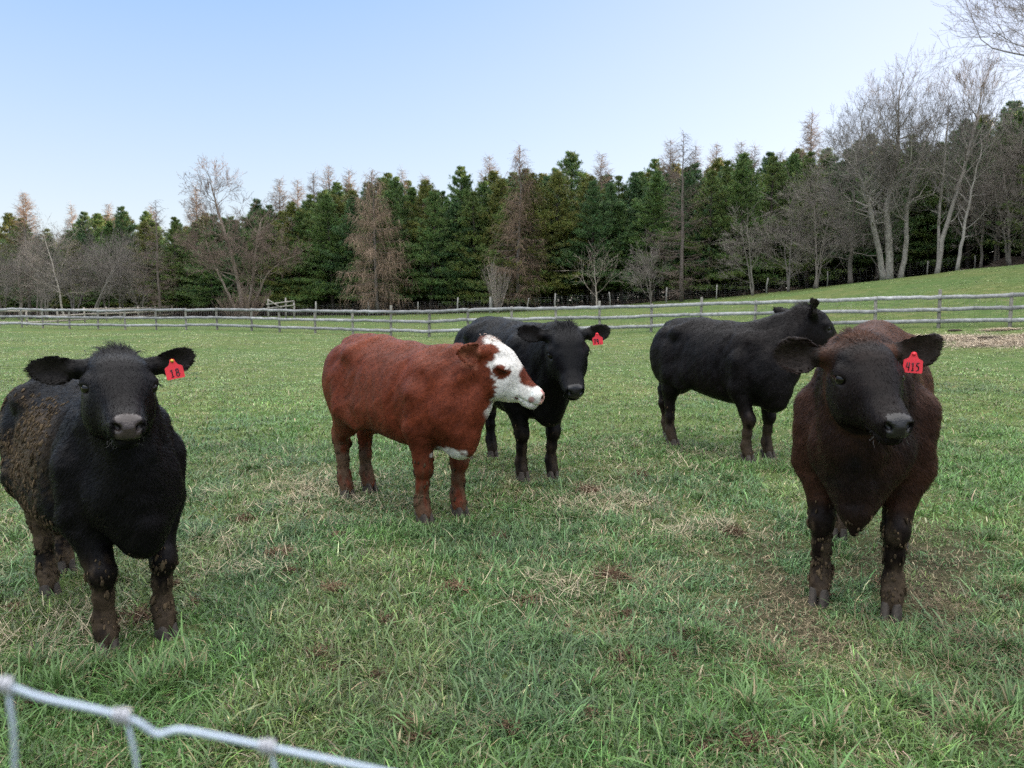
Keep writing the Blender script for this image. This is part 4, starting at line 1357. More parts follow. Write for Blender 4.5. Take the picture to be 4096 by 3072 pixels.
    st = [(stem((0, 0, 0), (-.3, .1, 3.2), (-1.2, 0, 7.2), (-2.2, .3, 10.5), (-2.6, .3, 12.2)), .21, .06, [(.30, 15, 2.6, 4, .5), (.2, 6, 2.2, 3, .3)]),
          (stem((.25, .1, 0), (.9, .2, 3.4), (1.2, .5, 6.2), (1.9, .2, 9.2)), .17, .05, [(.30, 13, 2.6, 4, .5)]),
          (stem((-.3, 0, 0), (-1.6, .2, 2.8), (-2.9, .4, 5.5), (-3.4, .3, 7.4)), .13, .045, [(.35, 11, 2.3, 4, .5)]),
          (stem((.5, -.1, 0), (2.4, -.3, 4.2), (4.2, -.4, 5.6)), .11, .04, [(.3, 10, 2.2, 4, .6)])]
    solo('bare_tree', bare(401, st, 4, ratio=.66, fine=.015, nb=(2, 3), bark=(.23, .185, .15), twig=(.19, .14, .115)), 243, d, 'big gnarled bare tree left of centre with several twisted trunks', 'bare tree', 0, k)
    for px, dd, hh, rr in ((251, 72.6, 3.4, 2.4), (232, 72.9, 2.6, 1.9)):
        x = px_x(px, dd, 1)
        o = shrub(410 + px, hh, rr, 44, (.21, .155, .125)).build('brush_shrub', M_TWIG, None, loc=None); o.location = (x, dd, gz(x, dd) - .05)
        tag(o, 'tangled brown shoots at the foot of the gnarled tree, %s clump' % ('taller right' if px > 240 else 'lower left'), 'shrub')
    # pale shrub
    x = px_x(498, 69.5, 1); o = shrub(421, 6.2 * .98, 2.0, 34, (.33, .28, .245)).build('pale_shrub', M_TWIG); o.location = (x, 69.5, gz(x, 69.5) - .05); o.scale = (.82,) * 3
    tag(o, 'pale fan-shaped leafless shrub at the centre beside a stump-like post', 'shrub')

    # bare trees on the left
    def simple(seed, H, lean=(0, 0), r=.14, nst=1, cnt=12, L=2.0, lev=3, el=.55, bark=(.17, .15, .13), twig=(.20, .175, .155), sp=.55):
        R2 = np.random.default_rng(seed)
        sts = []
        for i in range(nst):
            a = R2.random() * 6.28; o = (0, 0) if nst == 1 else (.18 * math.cos(a), .18 * math.sin(a))
            lx, ly = lean[0] + (R2.normal(0, .11) * H if nst > 1 else 0), lean[1] + (R2.normal(0, .08) * H if nst > 1 else 0)
            h = H * .80 * (1 if i == 0 else R2.uniform(.6, .95))
            pts = stem((o[0], o[1], 0), (o[0] + lx * .25, o[1] + ly * .25, h * .35), (o[0] + lx * .6, o[1] + ly * .6, h * .7), (o[0] + lx, o[1] + ly, h))
            sts.append((pts, r * (1 if i == 0 else .75), r * .22, [(.25, cnt, L * 1.1, lev, el)]))
        return bare(seed, sts, lev, sp, bark=bark, twig=twig, fine=.011, ratio=.68)
    for i, (px, top, dd, kw, lab) in enumerate([
        (4, 232, 88, dict(r=.14, nst=3, cnt=15, L=2.4), 'bushy bare tree cut by the left edge'),
        (20, 240, 84, dict(r=.11, nst=2, cnt=16, L=1.9, bark=(.24, .20, .17)), 'slim upright bare tree with pale trunk second from the left edge'),
        (64, 222, 82, dict(r=.11, nst=1, lean=(-1.5, 0), cnt=14, L=2.2, el=.45, bark=(.42, .37, .32), twig=(.30, .25, .21)), 'whitish leaning dead tree with few crooked limbs, far left'),
        (76, 236, 85, dict(r=.13, nst=3, cnt=14, L=2.2, bark=(.17, .15, .14)), 'grey many-stemmed bare tree right of the whitish leaning one'),
        (92, 240, 83, dict(r=.15, nst=2, lean=(3.0, 0), cnt=12, L=2.4, el=.75, bark=(.19, .17, .15)), 'bare tree with fanning crown leaning right at the left'),
        (120, 240, 86, dict(r=.12, nst=2, lean=(1.0, 0), cnt=12, L=2.2, el=.75), 'dark twiggy bare tree before the leftmost dark pines'),
        (45, 262, 80, dict(r=.07, nst=4, cnt=6, L=1.3, lev=2), 'low clump of thin bare stems at the left edge of the wood'),
        (38, 226, 87, dict(r=.12, nst=2, cnt=16, L=2.2, bark=(.21, .18, .155)), 'tall twiggy bare tree between the pinkish larch and the whitish dead tree'),
        (106, 228, 88, dict(r=.11, nst=3, cnt=14, L=2.1), 'many-stemmed grey bare tree left of the dark twiggy one'),
        (142, 246, 84, dict(r=.08, nst=2, cnt=12, L=1.7), 'thin bare tree just left of the leaning straight larch'),
        (597, 253, 66, dict(r=.075, nst=1, lean=(-.3, 0), cnt=9, L=1.9, lev=2, el=.75, bark=(.34, .29, .25), twig=(.30, .25, .21)), 'small pale bare sapling behind the fence, centre right'),
        (649, 240, 66, dict(r=.07, nst=2, cnt=12, L=1.4, lev=3, bark=(.17, .15, .13)), 'spindly grey sapling left of the gaunt larch'),
        (752, 208, 62, dict(r=.085, nst=2, cnt=10, L=1.7, lev=3, bark=(.20, .18, .155)), 'thin bare tree on the slope right of the gaunt larch'),
        (790, 196, 61, dict(r=.10, nst=2, cnt=12, L=1.9, lev=3, bark=(.16, .145, .13)), 'twiggy grey tree standing left of the dark branching one'),
        (816, 190, 60, dict(r=.09, nst=3, cnt=9, L=1.8, lev=3, bark=(.22, .19, .165)), 'group of slender leaning bare stems on the grass bank'),
        (849, 172, 60, dict(r=.19, nst=1, cnt=17, L=2.9, lev=4, el=.25, bark=(.15, .13, .115)), 'wide dark bare tree with level branches left of the big forked one')]):
        H = ht(px, top, dd)
        tr, cr = simple(500 + i, H, **kw)
        solo('bare_tree', (tr, cr), px, dd, lab, 'bare tree')
    # big forked tree on the slope
    d = 58.5; H = ht(892, 60, d); k = H / 17.0
    st = [(stem((-.05, 0, 0), (-.15, 0, 3.0), (-.5, .1, 5.4), (-.2, .1, 8.0), (.35, .2, 10.4), (.1, .1, 12.2)), .30, .10, [(.42, 24, 3.9, 4, .5), (.35, 6, 3.6, 4, .1)]),
          (stem((-.45, .1, 0), (-.9, .2, 2.4), (-1.6, .1, 5.0), (-2.2, 0, 7.0), (-3.4, -.2, 9.0), (-3.0, -.2, 10.5)), .24, .08, [(.38, 20, 3.4, 4, .5), (.3, 6, 2.8, 4, .2)]),
          (stem((.95, .2, 0), (1.3, .2, 2.6), (1.2, .3, 5.5), (1.6, .2, 8.0), (2.3, .1, 10.8)), .22, .07, [(.42, 20, 3.4, 4, .5)])]
    solo('bare_tree', bare(601, st, 4, spread=.58, up=.34, bark=(.30, .275, .24), twig=(.20, .18, .165), side=.8, ratio=.66, nb=(2, 3), fine=.011), 888, d, 'massive grey bare tree with three forked trunks on the grassy slope', 'bare tree', 0, k)
    d = 57; H = ht(940, 55, d); k = H / 17.0
    st = [(stem((0, 0, 0), (.3, 0, 3.2), (1.3, 0, 7), (2.2, 0, 10.8), (2.5, 0, 12.6)), .20, .075, [(.45, 20, 3.6, 4, .85), (.3, 8, 2.4, 3, .3)]),
          (stem((.2, .1, 0), (.0, .2, 4), (.2, .2, 8.5), (.3, .2, 12.0)), .13, .05, [(.3, 12, 1.9, 3, .4)])]
    solo('bare_tree', bare(602, st, 4, spread=.45, up=.5, bark=(.27, .245, .22), twig=(.20, .18, .165), side=.75, ratio=.66, nb=(2, 3), fine=.011), 935, d, 'tall bare tree leaning right, next to the forked grey one', 'bare tree', 0, k)
    d = 56; H = ht(957, 120, d)
    solo('bare_tree', simple(603, H, lean=(1.2, 0), r=.13, nst=1, cnt=12, L=1.7, lev=3, el=.6, bark=(.30, .275, .25)), 955, d, 'slim pale-barked bare tree near the brush heap', 'bare tree')
    for i, (px, top, dd, kw, lab) in enumerate([(1004, 150, 57, dict(r=.13, nst=2, lean=(-1.5, 0), cnt=12, L=2.0, lev=3), 'leaning bare tree behind the brush heap at the right edge'),
                                                (1022, 105, 58, dict(r=.13, nst=2, cnt=16, L=2.4, lev=3), 'tall bare tree standing on the right edge of the picture'),
                                                (992, 118, 60, dict(r=.12, nst=2, cnt=16, L=2.2, lev=3), 'bare tree with fine upright twigs just left of the right edge'),
                                                (978, 135, 59, dict(r=.11, nst=1, cnt=14, L=1.9, lev=3), 'upright dark bare tree behind the brush heap')]):
        H = ht(px, top, dd)
        solo('bare_tree', simple(620 + i, H, **kw), px, dd, lab, 'bare tree')
    # near tree whose crown reaches in at the upper right corner
    d = 40.0
    st = [(stem((0, 0, 0), (.1, 0, 4), (-.2, .1, 8.5), (-.1, 0, 12), (.2, 0, 15)), .42, .16, [(.42, 34, 5.0, 5, .35)]),
          (stem((-.2, 0, 5), (-1.8, .2, 8), (-3.0, .1, 11), (-3.4, .1, 14)), .22, .10, [(.3, 12, 4.0, 4, .4)])]
    solo('bare_tree', bare(640, st, 4, spread=.5, up=.2, bark=(.19, .175, .165), twig=(.17, .155, .145), ratio=.70, nb=(2, 3)), 1128, d, 'near bare tree whose twigs hang into the top right corner', 'bare tree')

    # the depth of the wood: trunks and shaded boughs beyond the rows, one mass
    m = MB(); R_ = np.random.default_rng(91); nB = 46000
    pp = R_.uniform(-170, 1280, nB); u = (pp - 512) / FPX
    D = np.interp(u, _U, _D) + R_.uniform(21, 36, nB)
    X = u * D; Z = ground(X, D, False) + np.where(np.arange(nB) % 5 < 2, 2.6, 9.5) * R_.random(nB)
    ribbons(m, np.stack([X, D, Z], -1), norm_rows(R_.normal(0, 1, (nB, 3)) * [1, 1, .5]), R_.uniform(.8, 1.6, nB), R_.uniform(.06, .16, nB), np.array([.035, .065, .028]) * R_.uniform(.5, 1.4, (nB, 1)), R_)
    for i in range(420):
        u = (R_.uniform(-170, 1280) - 512) / FPX; D = float(np.interp(u, _U, _D)) + R_.uniform(21, 38); x = u * D; z = gz(x, D)
        m.tube([(x, D, z - .2), (x + R_.normal(0, .15), D, z + 5), (x + R_.normal(0, .3), D, z + 11)], [.15, .12, .04], 5, np.array([.07, .058, .048]) * R_.uniform(.6, 1.2), cap=False)
    tag(m.build('deep_wood', M_NEEDLE), kind='stuff')

    m = MB(); nB = 9000
    pp = R_.uniform(640, 1300, nB); u = (pp - 512) / FPX
    D = np.interp(u, _U, _D) + R_.uniform(7, 20, nB)
    X = u * D; Z = ground(X, D, False) + 2.2 * R_.random(nB)
    ribbons(m, np.stack([X, D, Z], -1), norm_rows(R_.normal(0, 1, (nB, 3)) * [1, 1, .6]), R_.uniform(.5, 1.2, nB), R_.uniform(.03, .09, nB), np.array([.05, .045, .032]) * R_.uniform(.4, 1.4, (nB, 1)), R_)
    tag(m.build('undergrowth', M_TWIG), kind='stuff')

    # brush and brambles along the wood's edge
    m = MB(); nB = 5200
    R_ = np.random.default_rng(77)
    pp = R_.uniform(-80, 800, nB); u = (pp - 512) / FPX
    D = np.interp(u, _U, _D) + R_.uniform(-1.2, 7, nB)
    X = u * D; Z = ground(X, D)
    hgt = R_.uniform(.35, 1.3, nB) * np.interp(pp, [-80, 200, 420, 520, 800], [1.5, 1.2, 1.0, .55, .35])
    dirs = norm_rows(np.stack([R_.normal(0, .45, nB), R_.normal(0, .45, nB), np.ones(nB)], -1))
    cc = np.array([.105, .075, .058]) * R_.uniform(.5, 1.6, (nB, 1))
    P = np.stack([X, D, Z - .03], -1)
    for rep_ in range(3):
        dj = norm_rows(dirs + R_.normal(0, .25, dirs.shape))
        ribbons(m, P + dirs * (hgt * .25 * rep_)[:, None], dj, hgt * (1 - .2 * rep_), np.full(nB, .012), cc, R_)
    tag(m.build('brush', M_TWIG), kind='stuff')
    # heap of branches and leaf mould on the crest at the right
    m = MB(); nB = 2600
    pp = np.concatenate([R_.uniform(958, 1180, nB)]); u = (pp - 512) / FPX
    D = np.interp(u, _U, _D) + R_.normal(.5, 1.1, nB)
    X = u * D
    bump = sstep(955, 1010, pp) * np.exp(-((D - np.interp(u, _U, _D) - .8) / 1.4) ** 2)
    Z = ground(X, D) + bump * .75 * R_.random(nB)
    dirs = norm_rows(R_.normal(0, 1, (nB, 3)) * [1, 1, .28])
    ribbons(m, np.stack([X, D, Z], -1), dirs, R_.uniform(.2, 1.1, nB), R_.uniform(.010, .035, nB), np.array([.105, .082, .066]) * R_.uniform(.4, 1.7, (nB, 1)), R_)
    gx = np.linspace(958, 1200, 70); gu = (gx - 512) / FPX; gd = np.interp(gu, _U, _D)
    v = []; nk = 12
    for a, (uu, dd, p) in enumerate(zip(gu, gd, gx)):
        for j in range(nk):
            o_ = (j / (nk - 1) - .5) * 4.6
            y = dd + .8 + o_
            hh = float(sstep(955, 1010, np.array(p))) * .8 * math.exp(-(o_ / 1.3) ** 2) * (.7 + .6 * float(vnoise(np.array([[uu * dd, y, 0]]), .9, 4)[0]))
            v.append((uu * y, y, gz(uu * y, y) - .06 + hh))
    i0 = (np.arange(69)[:, None] * nk + np.arange(nk - 1)[None]).ravel()
    m.add(v, np.stack([i0, i0 + nk, i0 + nk + 1, i0 + 1], -1), None, (.060, .046, .037))
    o = m.build('brush_heap', M_TWIG)
    tag(o, 'long brown heap of branches and leaf litter on the crest at right', 'brush heap')

# ------------------------------------------------------------------ fences
M_WOOD = mat_tint('weathered_wood', rough=0.85, noise=9, amp=0.35, spec=0.2, bump=0.5, bscale=35)
M_WIRE = mat_plain('galvanised_wire', (.40, .46, .55), rough=0.45, metal=0.3)
M_RUST = mat_plain('fence_netting', (.16, .155, .15), rough=0.7, metal=0.3)

def frame_xy(a, b):
    d = unit(np.asarray(b, float) - np.asarray(a, float))
    up = np.array([0, 0, 1.0]); n = unit(np.cross(up, d)); u2 = np.cross(d, n)
    return np.stack([d, n, u2], 1)

def board(mb, a, b, h, t, col):
    """slightly warped plank from a to b: six stations with rough edges"""
    R = frame_xy(a, b); n = 7
    ts = np.linspace(0, 1, n)
    a, b = np.asarray(a, float), np.asarray(b, float)
    sag = rng.normal(0, .010, n)
    v = []
    for i, tt in enumerate(ts):
        c = a + (b - a) * tt + R[:, 2] * sag[i]
        for sy, sz in ((-1, -1), (1, -1), (1, 1), (-1, 1)):
            v.append(c + R[:, 1] * sy * t / 2 + R[:, 2] * (sz * h / 2 + rng.normal(0, .005)))
    q = [[i * 4 + k, i * 4 + (k + 1) % 4, i * 4 + 4 + (k + 1) % 4, i * 4 + 4 + k] for i in range(n - 1) for k in range(4)]
    q += [[0, 3, 2, 1], [(n - 1) * 4 + k for k in range(4)]]
    mb.add(v, np.array(q), None, np.asarray(col) * np.clip(1 + rng.normal(0, .12, (len(v), 1)), .6, 1.4))

def netting(mb, pts, z0, z1, dv, rows, w, off):
    """square wire mesh between post tops: list of base points"""
    for a, b in zip(pts[:-1], pts[1:]):
        a, b = np.asarray(a), np.asarray(b)
        d = unit(b - a); n = np.cross([0, 0, 1.0], d); L = np.linalg.norm(b - a)
        for r in range(rows + 1):
            z = z0 + (z1 - z0) * r / rows
            mb.box((a + b) / 2 + [0, 0, z] + n * off, (L, w, w), frame_xy(a, b))
        for k in range(int(L / dv)):
            p = a + (b - a) * (k + .5) * dv / L
            mb.box(p + n * off + [0, 0, (z0 + z1) / 2], (w, w, z1 - z0), frame_xy(a, b))

if 'fence' not in SKIP:
    # three-board fence across the pasture; post columns read off the photograph
    cols = [-46, -24, -2, 20.9, 41.8, 68.4, 97.2, 124.3, 155.4, 185.3, 216.4, 251, 279, 314.6, 352.6, 390.5, 428.9, 467.8, 512, 556, 600, 651.6, 701, 755, 812, 876, 939.6, 1011, 1086, 1165]
    base = []
    for c in cols:
        D = float(np.interp((c - 512) / FPX, _FU, _FD))
        x = px_x(c, D, .6)
        base.append(np.array([x, D, gz(x, D)]))
    base = np.array(base)
    fr = empty('board_fence', tuple(base[14]), 'weathered grey three-board fence running across the whole pasture', 'fence')
    loc = base[14]
    HT = 1.25
    grey = np.array([.30, .298, .298])
    for i, b in enumerate(base):
        m = MB()
        lean = rng.normal(0, .012, 2)
        hz = HT + (.02 if rng.random() < .8 else .22)
        v = []
        for zz, r in ((-.3, .068), (.3, .066), (.8, .064), (hz - .015, .062), (hz, .05)):
            for k in range(8):
                a = k * math.pi / 4 + .2
                v.append(b - loc + [lean[0] * zz + r * math.cos(a) * (1 + rng.normal(0, .05)), lean[1] * zz + .075 + r * math.sin(a), zz + (rng.normal(0, .006) if zz > 1 else 0)])
        q = [[j * 8 + k, j * 8 + (k + 1) % 8, j * 8 + 8 + (k + 1) % 8, j * 8 + 8 + k] for j in range(4) for k in range(8)]
        m.add(v + [b - loc + [lean[0] * hz, lean[1] * hz + .075, hz + .004]], np.array(q), [[32 + k, 32 + (k + 1) % 8, 40] for k in range(8)], np.array([.23, .215, .185]) * rng.uniform(.75, 1.2))
        m.build('post', M_WOOD, fr)
    for i in range(len(base) - 1):
        for h in (HT - .07, .72, .27):
            m = MB()
            a, b = base[i] - loc + [0, -.012, h + rng.normal(0, .012)], base[i + 1] - loc + [0, -.012, h + rng.normal(0, .012)]
            a = a + (b - a) * .002; b = b - (b - a) * .002
            board(m, a, b, .145, .028, grey * rng.uniform(.82, 1.18))
            m.build('rail', M_WOOD, fr)
    m = MB(); netting(m, list(base - loc), .05, 1.12, .17, 8, .0045, .165)
    m.build('wire_mesh', M_RUST, fr)

    # pale rail fence running away behind it at the left
    fr = empty('rail_fence', (px_x(90, 66, .5), 66, gz(px_x(90, 66, .5), 66)), 'pale wooden rail fence angling away behind the grey fence at left', 'fence')
    loc = np.array(fr.location)
    pcs = [(-40, 53.5), (-6, 56), (26, 58.5), (57, 62), (84, 66), (106, 70), (120, 74), (138, 79), (155, 84), (172, 90)]
    pb = []
    for c, D in pcs:
        x = px_x(c, D, .6); pb.append(np.array([x, D, gz(x, D)]))
    pale = np.array([.40, .35, .30])
    for b in pb:
        m = MB(); m.tube([b - loc + [0, .06, -.2], b - loc + [0, .06, .7], b - loc + [0, .06, 1.28]], [.07, .068, .06], 7, pale * rng.uniform(.8, 1.1)); m.build('post', M_WOOD, fr)
    for a, b in zip(pb[:-1], pb[1:]):
        for h in (1.12, .68, .26):
            m = MB(); board(m, a - loc + [0, 0, h], b - loc + [0, 0, h], .13, .03, pale * rng.uniform(.9, 1.12)); m.build('rail', M_WOOD, fr)

    # old corner brace of rails beside the gnarled tree
    D = 69.0
    fr = empty('corner_brace', (px_x(280, D, .5), D, gz(px_x(280, D, .5), D)), 'old grey braced rail corner with a slanting pole, right of the gnarled tree', 'fence')
    loc = np.array(fr.location)
    def P(c, py): return np.array([px_x(c, D, 1.0), D, py_z(py, D)]) - loc
    def G(c): return np.array([px_x(c, D, .5), D, gz(px_x(c, D, .5), D) - .2]) - loc
    og = np.array([.27, .245, .215])
    for c, t in ((268.5, 299), (286, 297.7), (294, 301)):
        m = MB(); m.tube([G(c), (G(c) + P(c, t)) / 2 + [.01, 0, 0], P(c, t)], [.085, .08, .07], 7, og * rng.uniform(.85, 1.1)); m.build('post', M_WOOD, fr)
    for (c0, y0), (c1, y1) in (((267, 304.7), (294.5, 301)), ((267, 308.6), (294.5, 305.2))):
        m = MB(); m.tube([P(c0, y0) + [0, -.1, 0], (P(c0, y0) + P(c1, y1)) / 2 + [0, -.1, .01], P(c1, y1) + [0, -.1, 0]], [.06, .055, .055], 6, og * 1.15); m.build('rail', M_WOOD, fr)
    m = MB(); m.tube([P(268.5, 299.4) + [0, -.2, 0], P(282.8, 308.4) + [0, -.2, 0]], [.055, .05], 6, og); m.build('brace_pole', M_WOOD, fr)

    # wire fence along the wood's edge
    fr = empty('wire_fence', (px_x(458, 73, .5), 73, gz(px_x(458, 73, .5), 73)), 'thin wire fence on grey posts along the edge of the wood', 'fence')
    loc = np.array(fr.location)
    posts = [(294, 70, .07, 1.35), (315.5, 72, .07, 1.5), (368.7, 73, .07, 1.3), (418, 73, .05, 1.2), (457.7, 72, .07, 1.5), (491, 70, .17, 1.45), (528, 69.5, .05, 1.2), (555, 69, .075, 1.5), (610, 67.5, .05, 1.3), (666, 66, .075, 1.3), (716, 65, .05, 1.2), (766, 64, .07, 1.25), (826, 62.8, .05, 1.2), (880, 61.8, .05, 1.2), (925, 60.5, .05, 1.2), (972, 60, .05, 1.2)]
    pb = []
    for c, D, r, h in posts:
        x = px_x(c, D, .8); b = np.array([x, D, gz(x, D)]); pb.append(b)
        m = MB(); m.tube([b - loc + [0, 0, -.3], b - loc + [rng.normal(0, .02), 0, h * .5], b - loc + [rng.normal(0, .05), 0, h]], [r * 1.05, r, r * .9], 8, np.array([.30, .285, .26]) * rng.uniform(.75, 1.15)); m.build('post', M_WOOD, fr)
    m = MB(); netting(m, [b - loc for b in pb], .1, 1.15, .45, 6, .006, .09); m.build('wire_mesh', M_RUST, fr)

    # woven wire fence right in front of the lens, lower left corner
    nf = empty('wire_fence', tuple(at(210, 700, .43)), 'blurred galvanised wire fence with knots in the near left corner', 'fence')
    loc = np.array(nf.location)
    top = [(-60, 655, .41), (5, 685, .415), (40, 698, .42), (80, 706, .425), (122, 716, .43), (140, 723, .432), (153, 733, .434), (160, 735, .435), (168, 732, .436), (180, 729, .437), (220, 737, .44), (268, 747, .445), (330, 760, .45), (400, 775, .455), (470, 789, .46), (545, 803, .465)]
    tp = np.array([at(*p) for p in top]) - loc
    # smooth
    tt = np.linspace(0, len(tp) - 1, 120); fp = np.stack([np.interp(tt, np.arange(len(tp)), tp[:, i]) for i in range(3)], -1)
    for _ in range(8): fp[1:-1] = (fp[:-2] + 2 * fp[1:-1] + fp[2:]) / 4
    m = MB(); m.tube(fp, .0019, 8); m.build('line_wire', M_WIRE, nf)
    M_COIL = mat_plain('galvanised_knot', (.42, .42, .45), rough=.45, metal=.4)
    for px, py, d, dx in ((5, 685, .415, 9), (123, 716, .43, 14), (268, 747, .445, 12)):
        p = at(px, py, d) - loc
        q = [p + [0, .003, 0], at(px + dx * .5, py + 18, d) - loc, at(px + dx, py + 45, d) - loc, at(px + dx * 1.1, py + 120, d + .004) - loc, at(px + dx * 1.2, py + 260, d + .01) - loc]
        q = np.array(q); ts = np.linspace(0, 4, 24); qq = np.stack([np.interp(ts, np.arange(5), q[:, i]) for i in range(3)], -1)
        for _ in range(3): qq[1:-1] = (qq[:-2] + 2 * qq[1:-1] + qq[2:]) / 4
        m = MB(); m.tube(qq, .0013, 7); m.build('stay_wire', M_WIRE, nf)
        m = MB()
        # knot: a short coil wound round the line wire
        tdir = unit(np.array([1, .05, -.22])); n1 = unit(np.cross(tdir, [0, 1, 0])); n2 = np.cross(tdir, n1)
        a = np.linspace(0, 2 * math.pi * 2.6, 44)
        coil = p + np.outer((a / a[-1] - .5) * .0085, tdir) + .0034 * (np.outer(np.cos(a), n1) + np.outer(np.sin(a), n2))
        m.tube(coil, .0015, 6); m.build('knot', M_COIL, nf)
    # lower line wires of the same fence, below the picture

# ------------------------------------------------------------------ grass
M_GRASS = mat_tint('grass_blades', rough=0.42, noise=1.2, amp=0.15, spec=0.4, trans=0.30)
M_STRAW = mat_tint('dry_straw', rough=0.8, noise=3, amp=0.2, spec=0.15, trans=0.1)

def on_ground(px, py):
    """near pasture point seen at a pixel"""
    a = math.atan((py - 384) / FPX) + PITCH
    Y = HCAM / math.tan(a)
    for _ in range(3):
        x = px_x(px, Y, gz(0, Y)); Y = (HCAM - gz(x, Y)) / math.tan(a)
    return px_x(px, Y, gz(x, Y)), Y

def blades(mb, P, az, lean, curl, Lg, W, col):
    """curved grass blades in three joints"""
    n = len(P)
    h = np.stack([np.cos(az), np.sin(az), np.zeros(n)], -1)
    s = np.stack([-np.sin(az), np.cos(az), np.zeros(n)], -1)
    a1, a2, a3 = lean, lean + curl * .5, lean + curl
    up = np.array([0, 0, 1.0])
    p1 = P + (h * np.sin(a1)[:, None] + up * np.cos(a1)[:, None]) * (Lg * .36)[:, None]
    p2 = p1 + (h * np.sin(a2)[:, None] + up * np.cos(a2)[:, None]) * (Lg * .34)[:, None]
    p3 = p2 + (h * np.sin(a3)[:, None] + up * np.cos(a3)[:, None]) * (Lg * .30)[:, None]
    w = W[:, None]
    v = np.stack([P + s * w * .4, P - s * w * .4, p1 + s * w * .5, p1 - s * w * .5, p2 + s * w * .36, p2 - s * w * .36, p3], 1).reshape(-1, 3)
    b = np.arange(n)[:, None] * 7
    mb.add(v, np.vstack([b + np.array([[0, 1, 3, 2]]), b + np.array([[2, 3, 5, 4]])]), b + np.array([[4, 5, 6]]), np.repeat(col, 7, axis=0))

def scatter(n, y0, y1, R_, umax=.92):
    Y = np.sqrt(R_.uniform(y0 ** 2, y1 ** 2, n))
    return Y * R_.uniform(-umax, umax, n), Y

def thatch_amount(X, Y):
    P = np.stack([X, Y, np.zeros(len(X))], -1)
    return np.clip(sstep(.50, .68, fbm(P, .8, 61, 3) * .6 + fbm(P, 3.0, 63, 2) * .4), 0, 1)

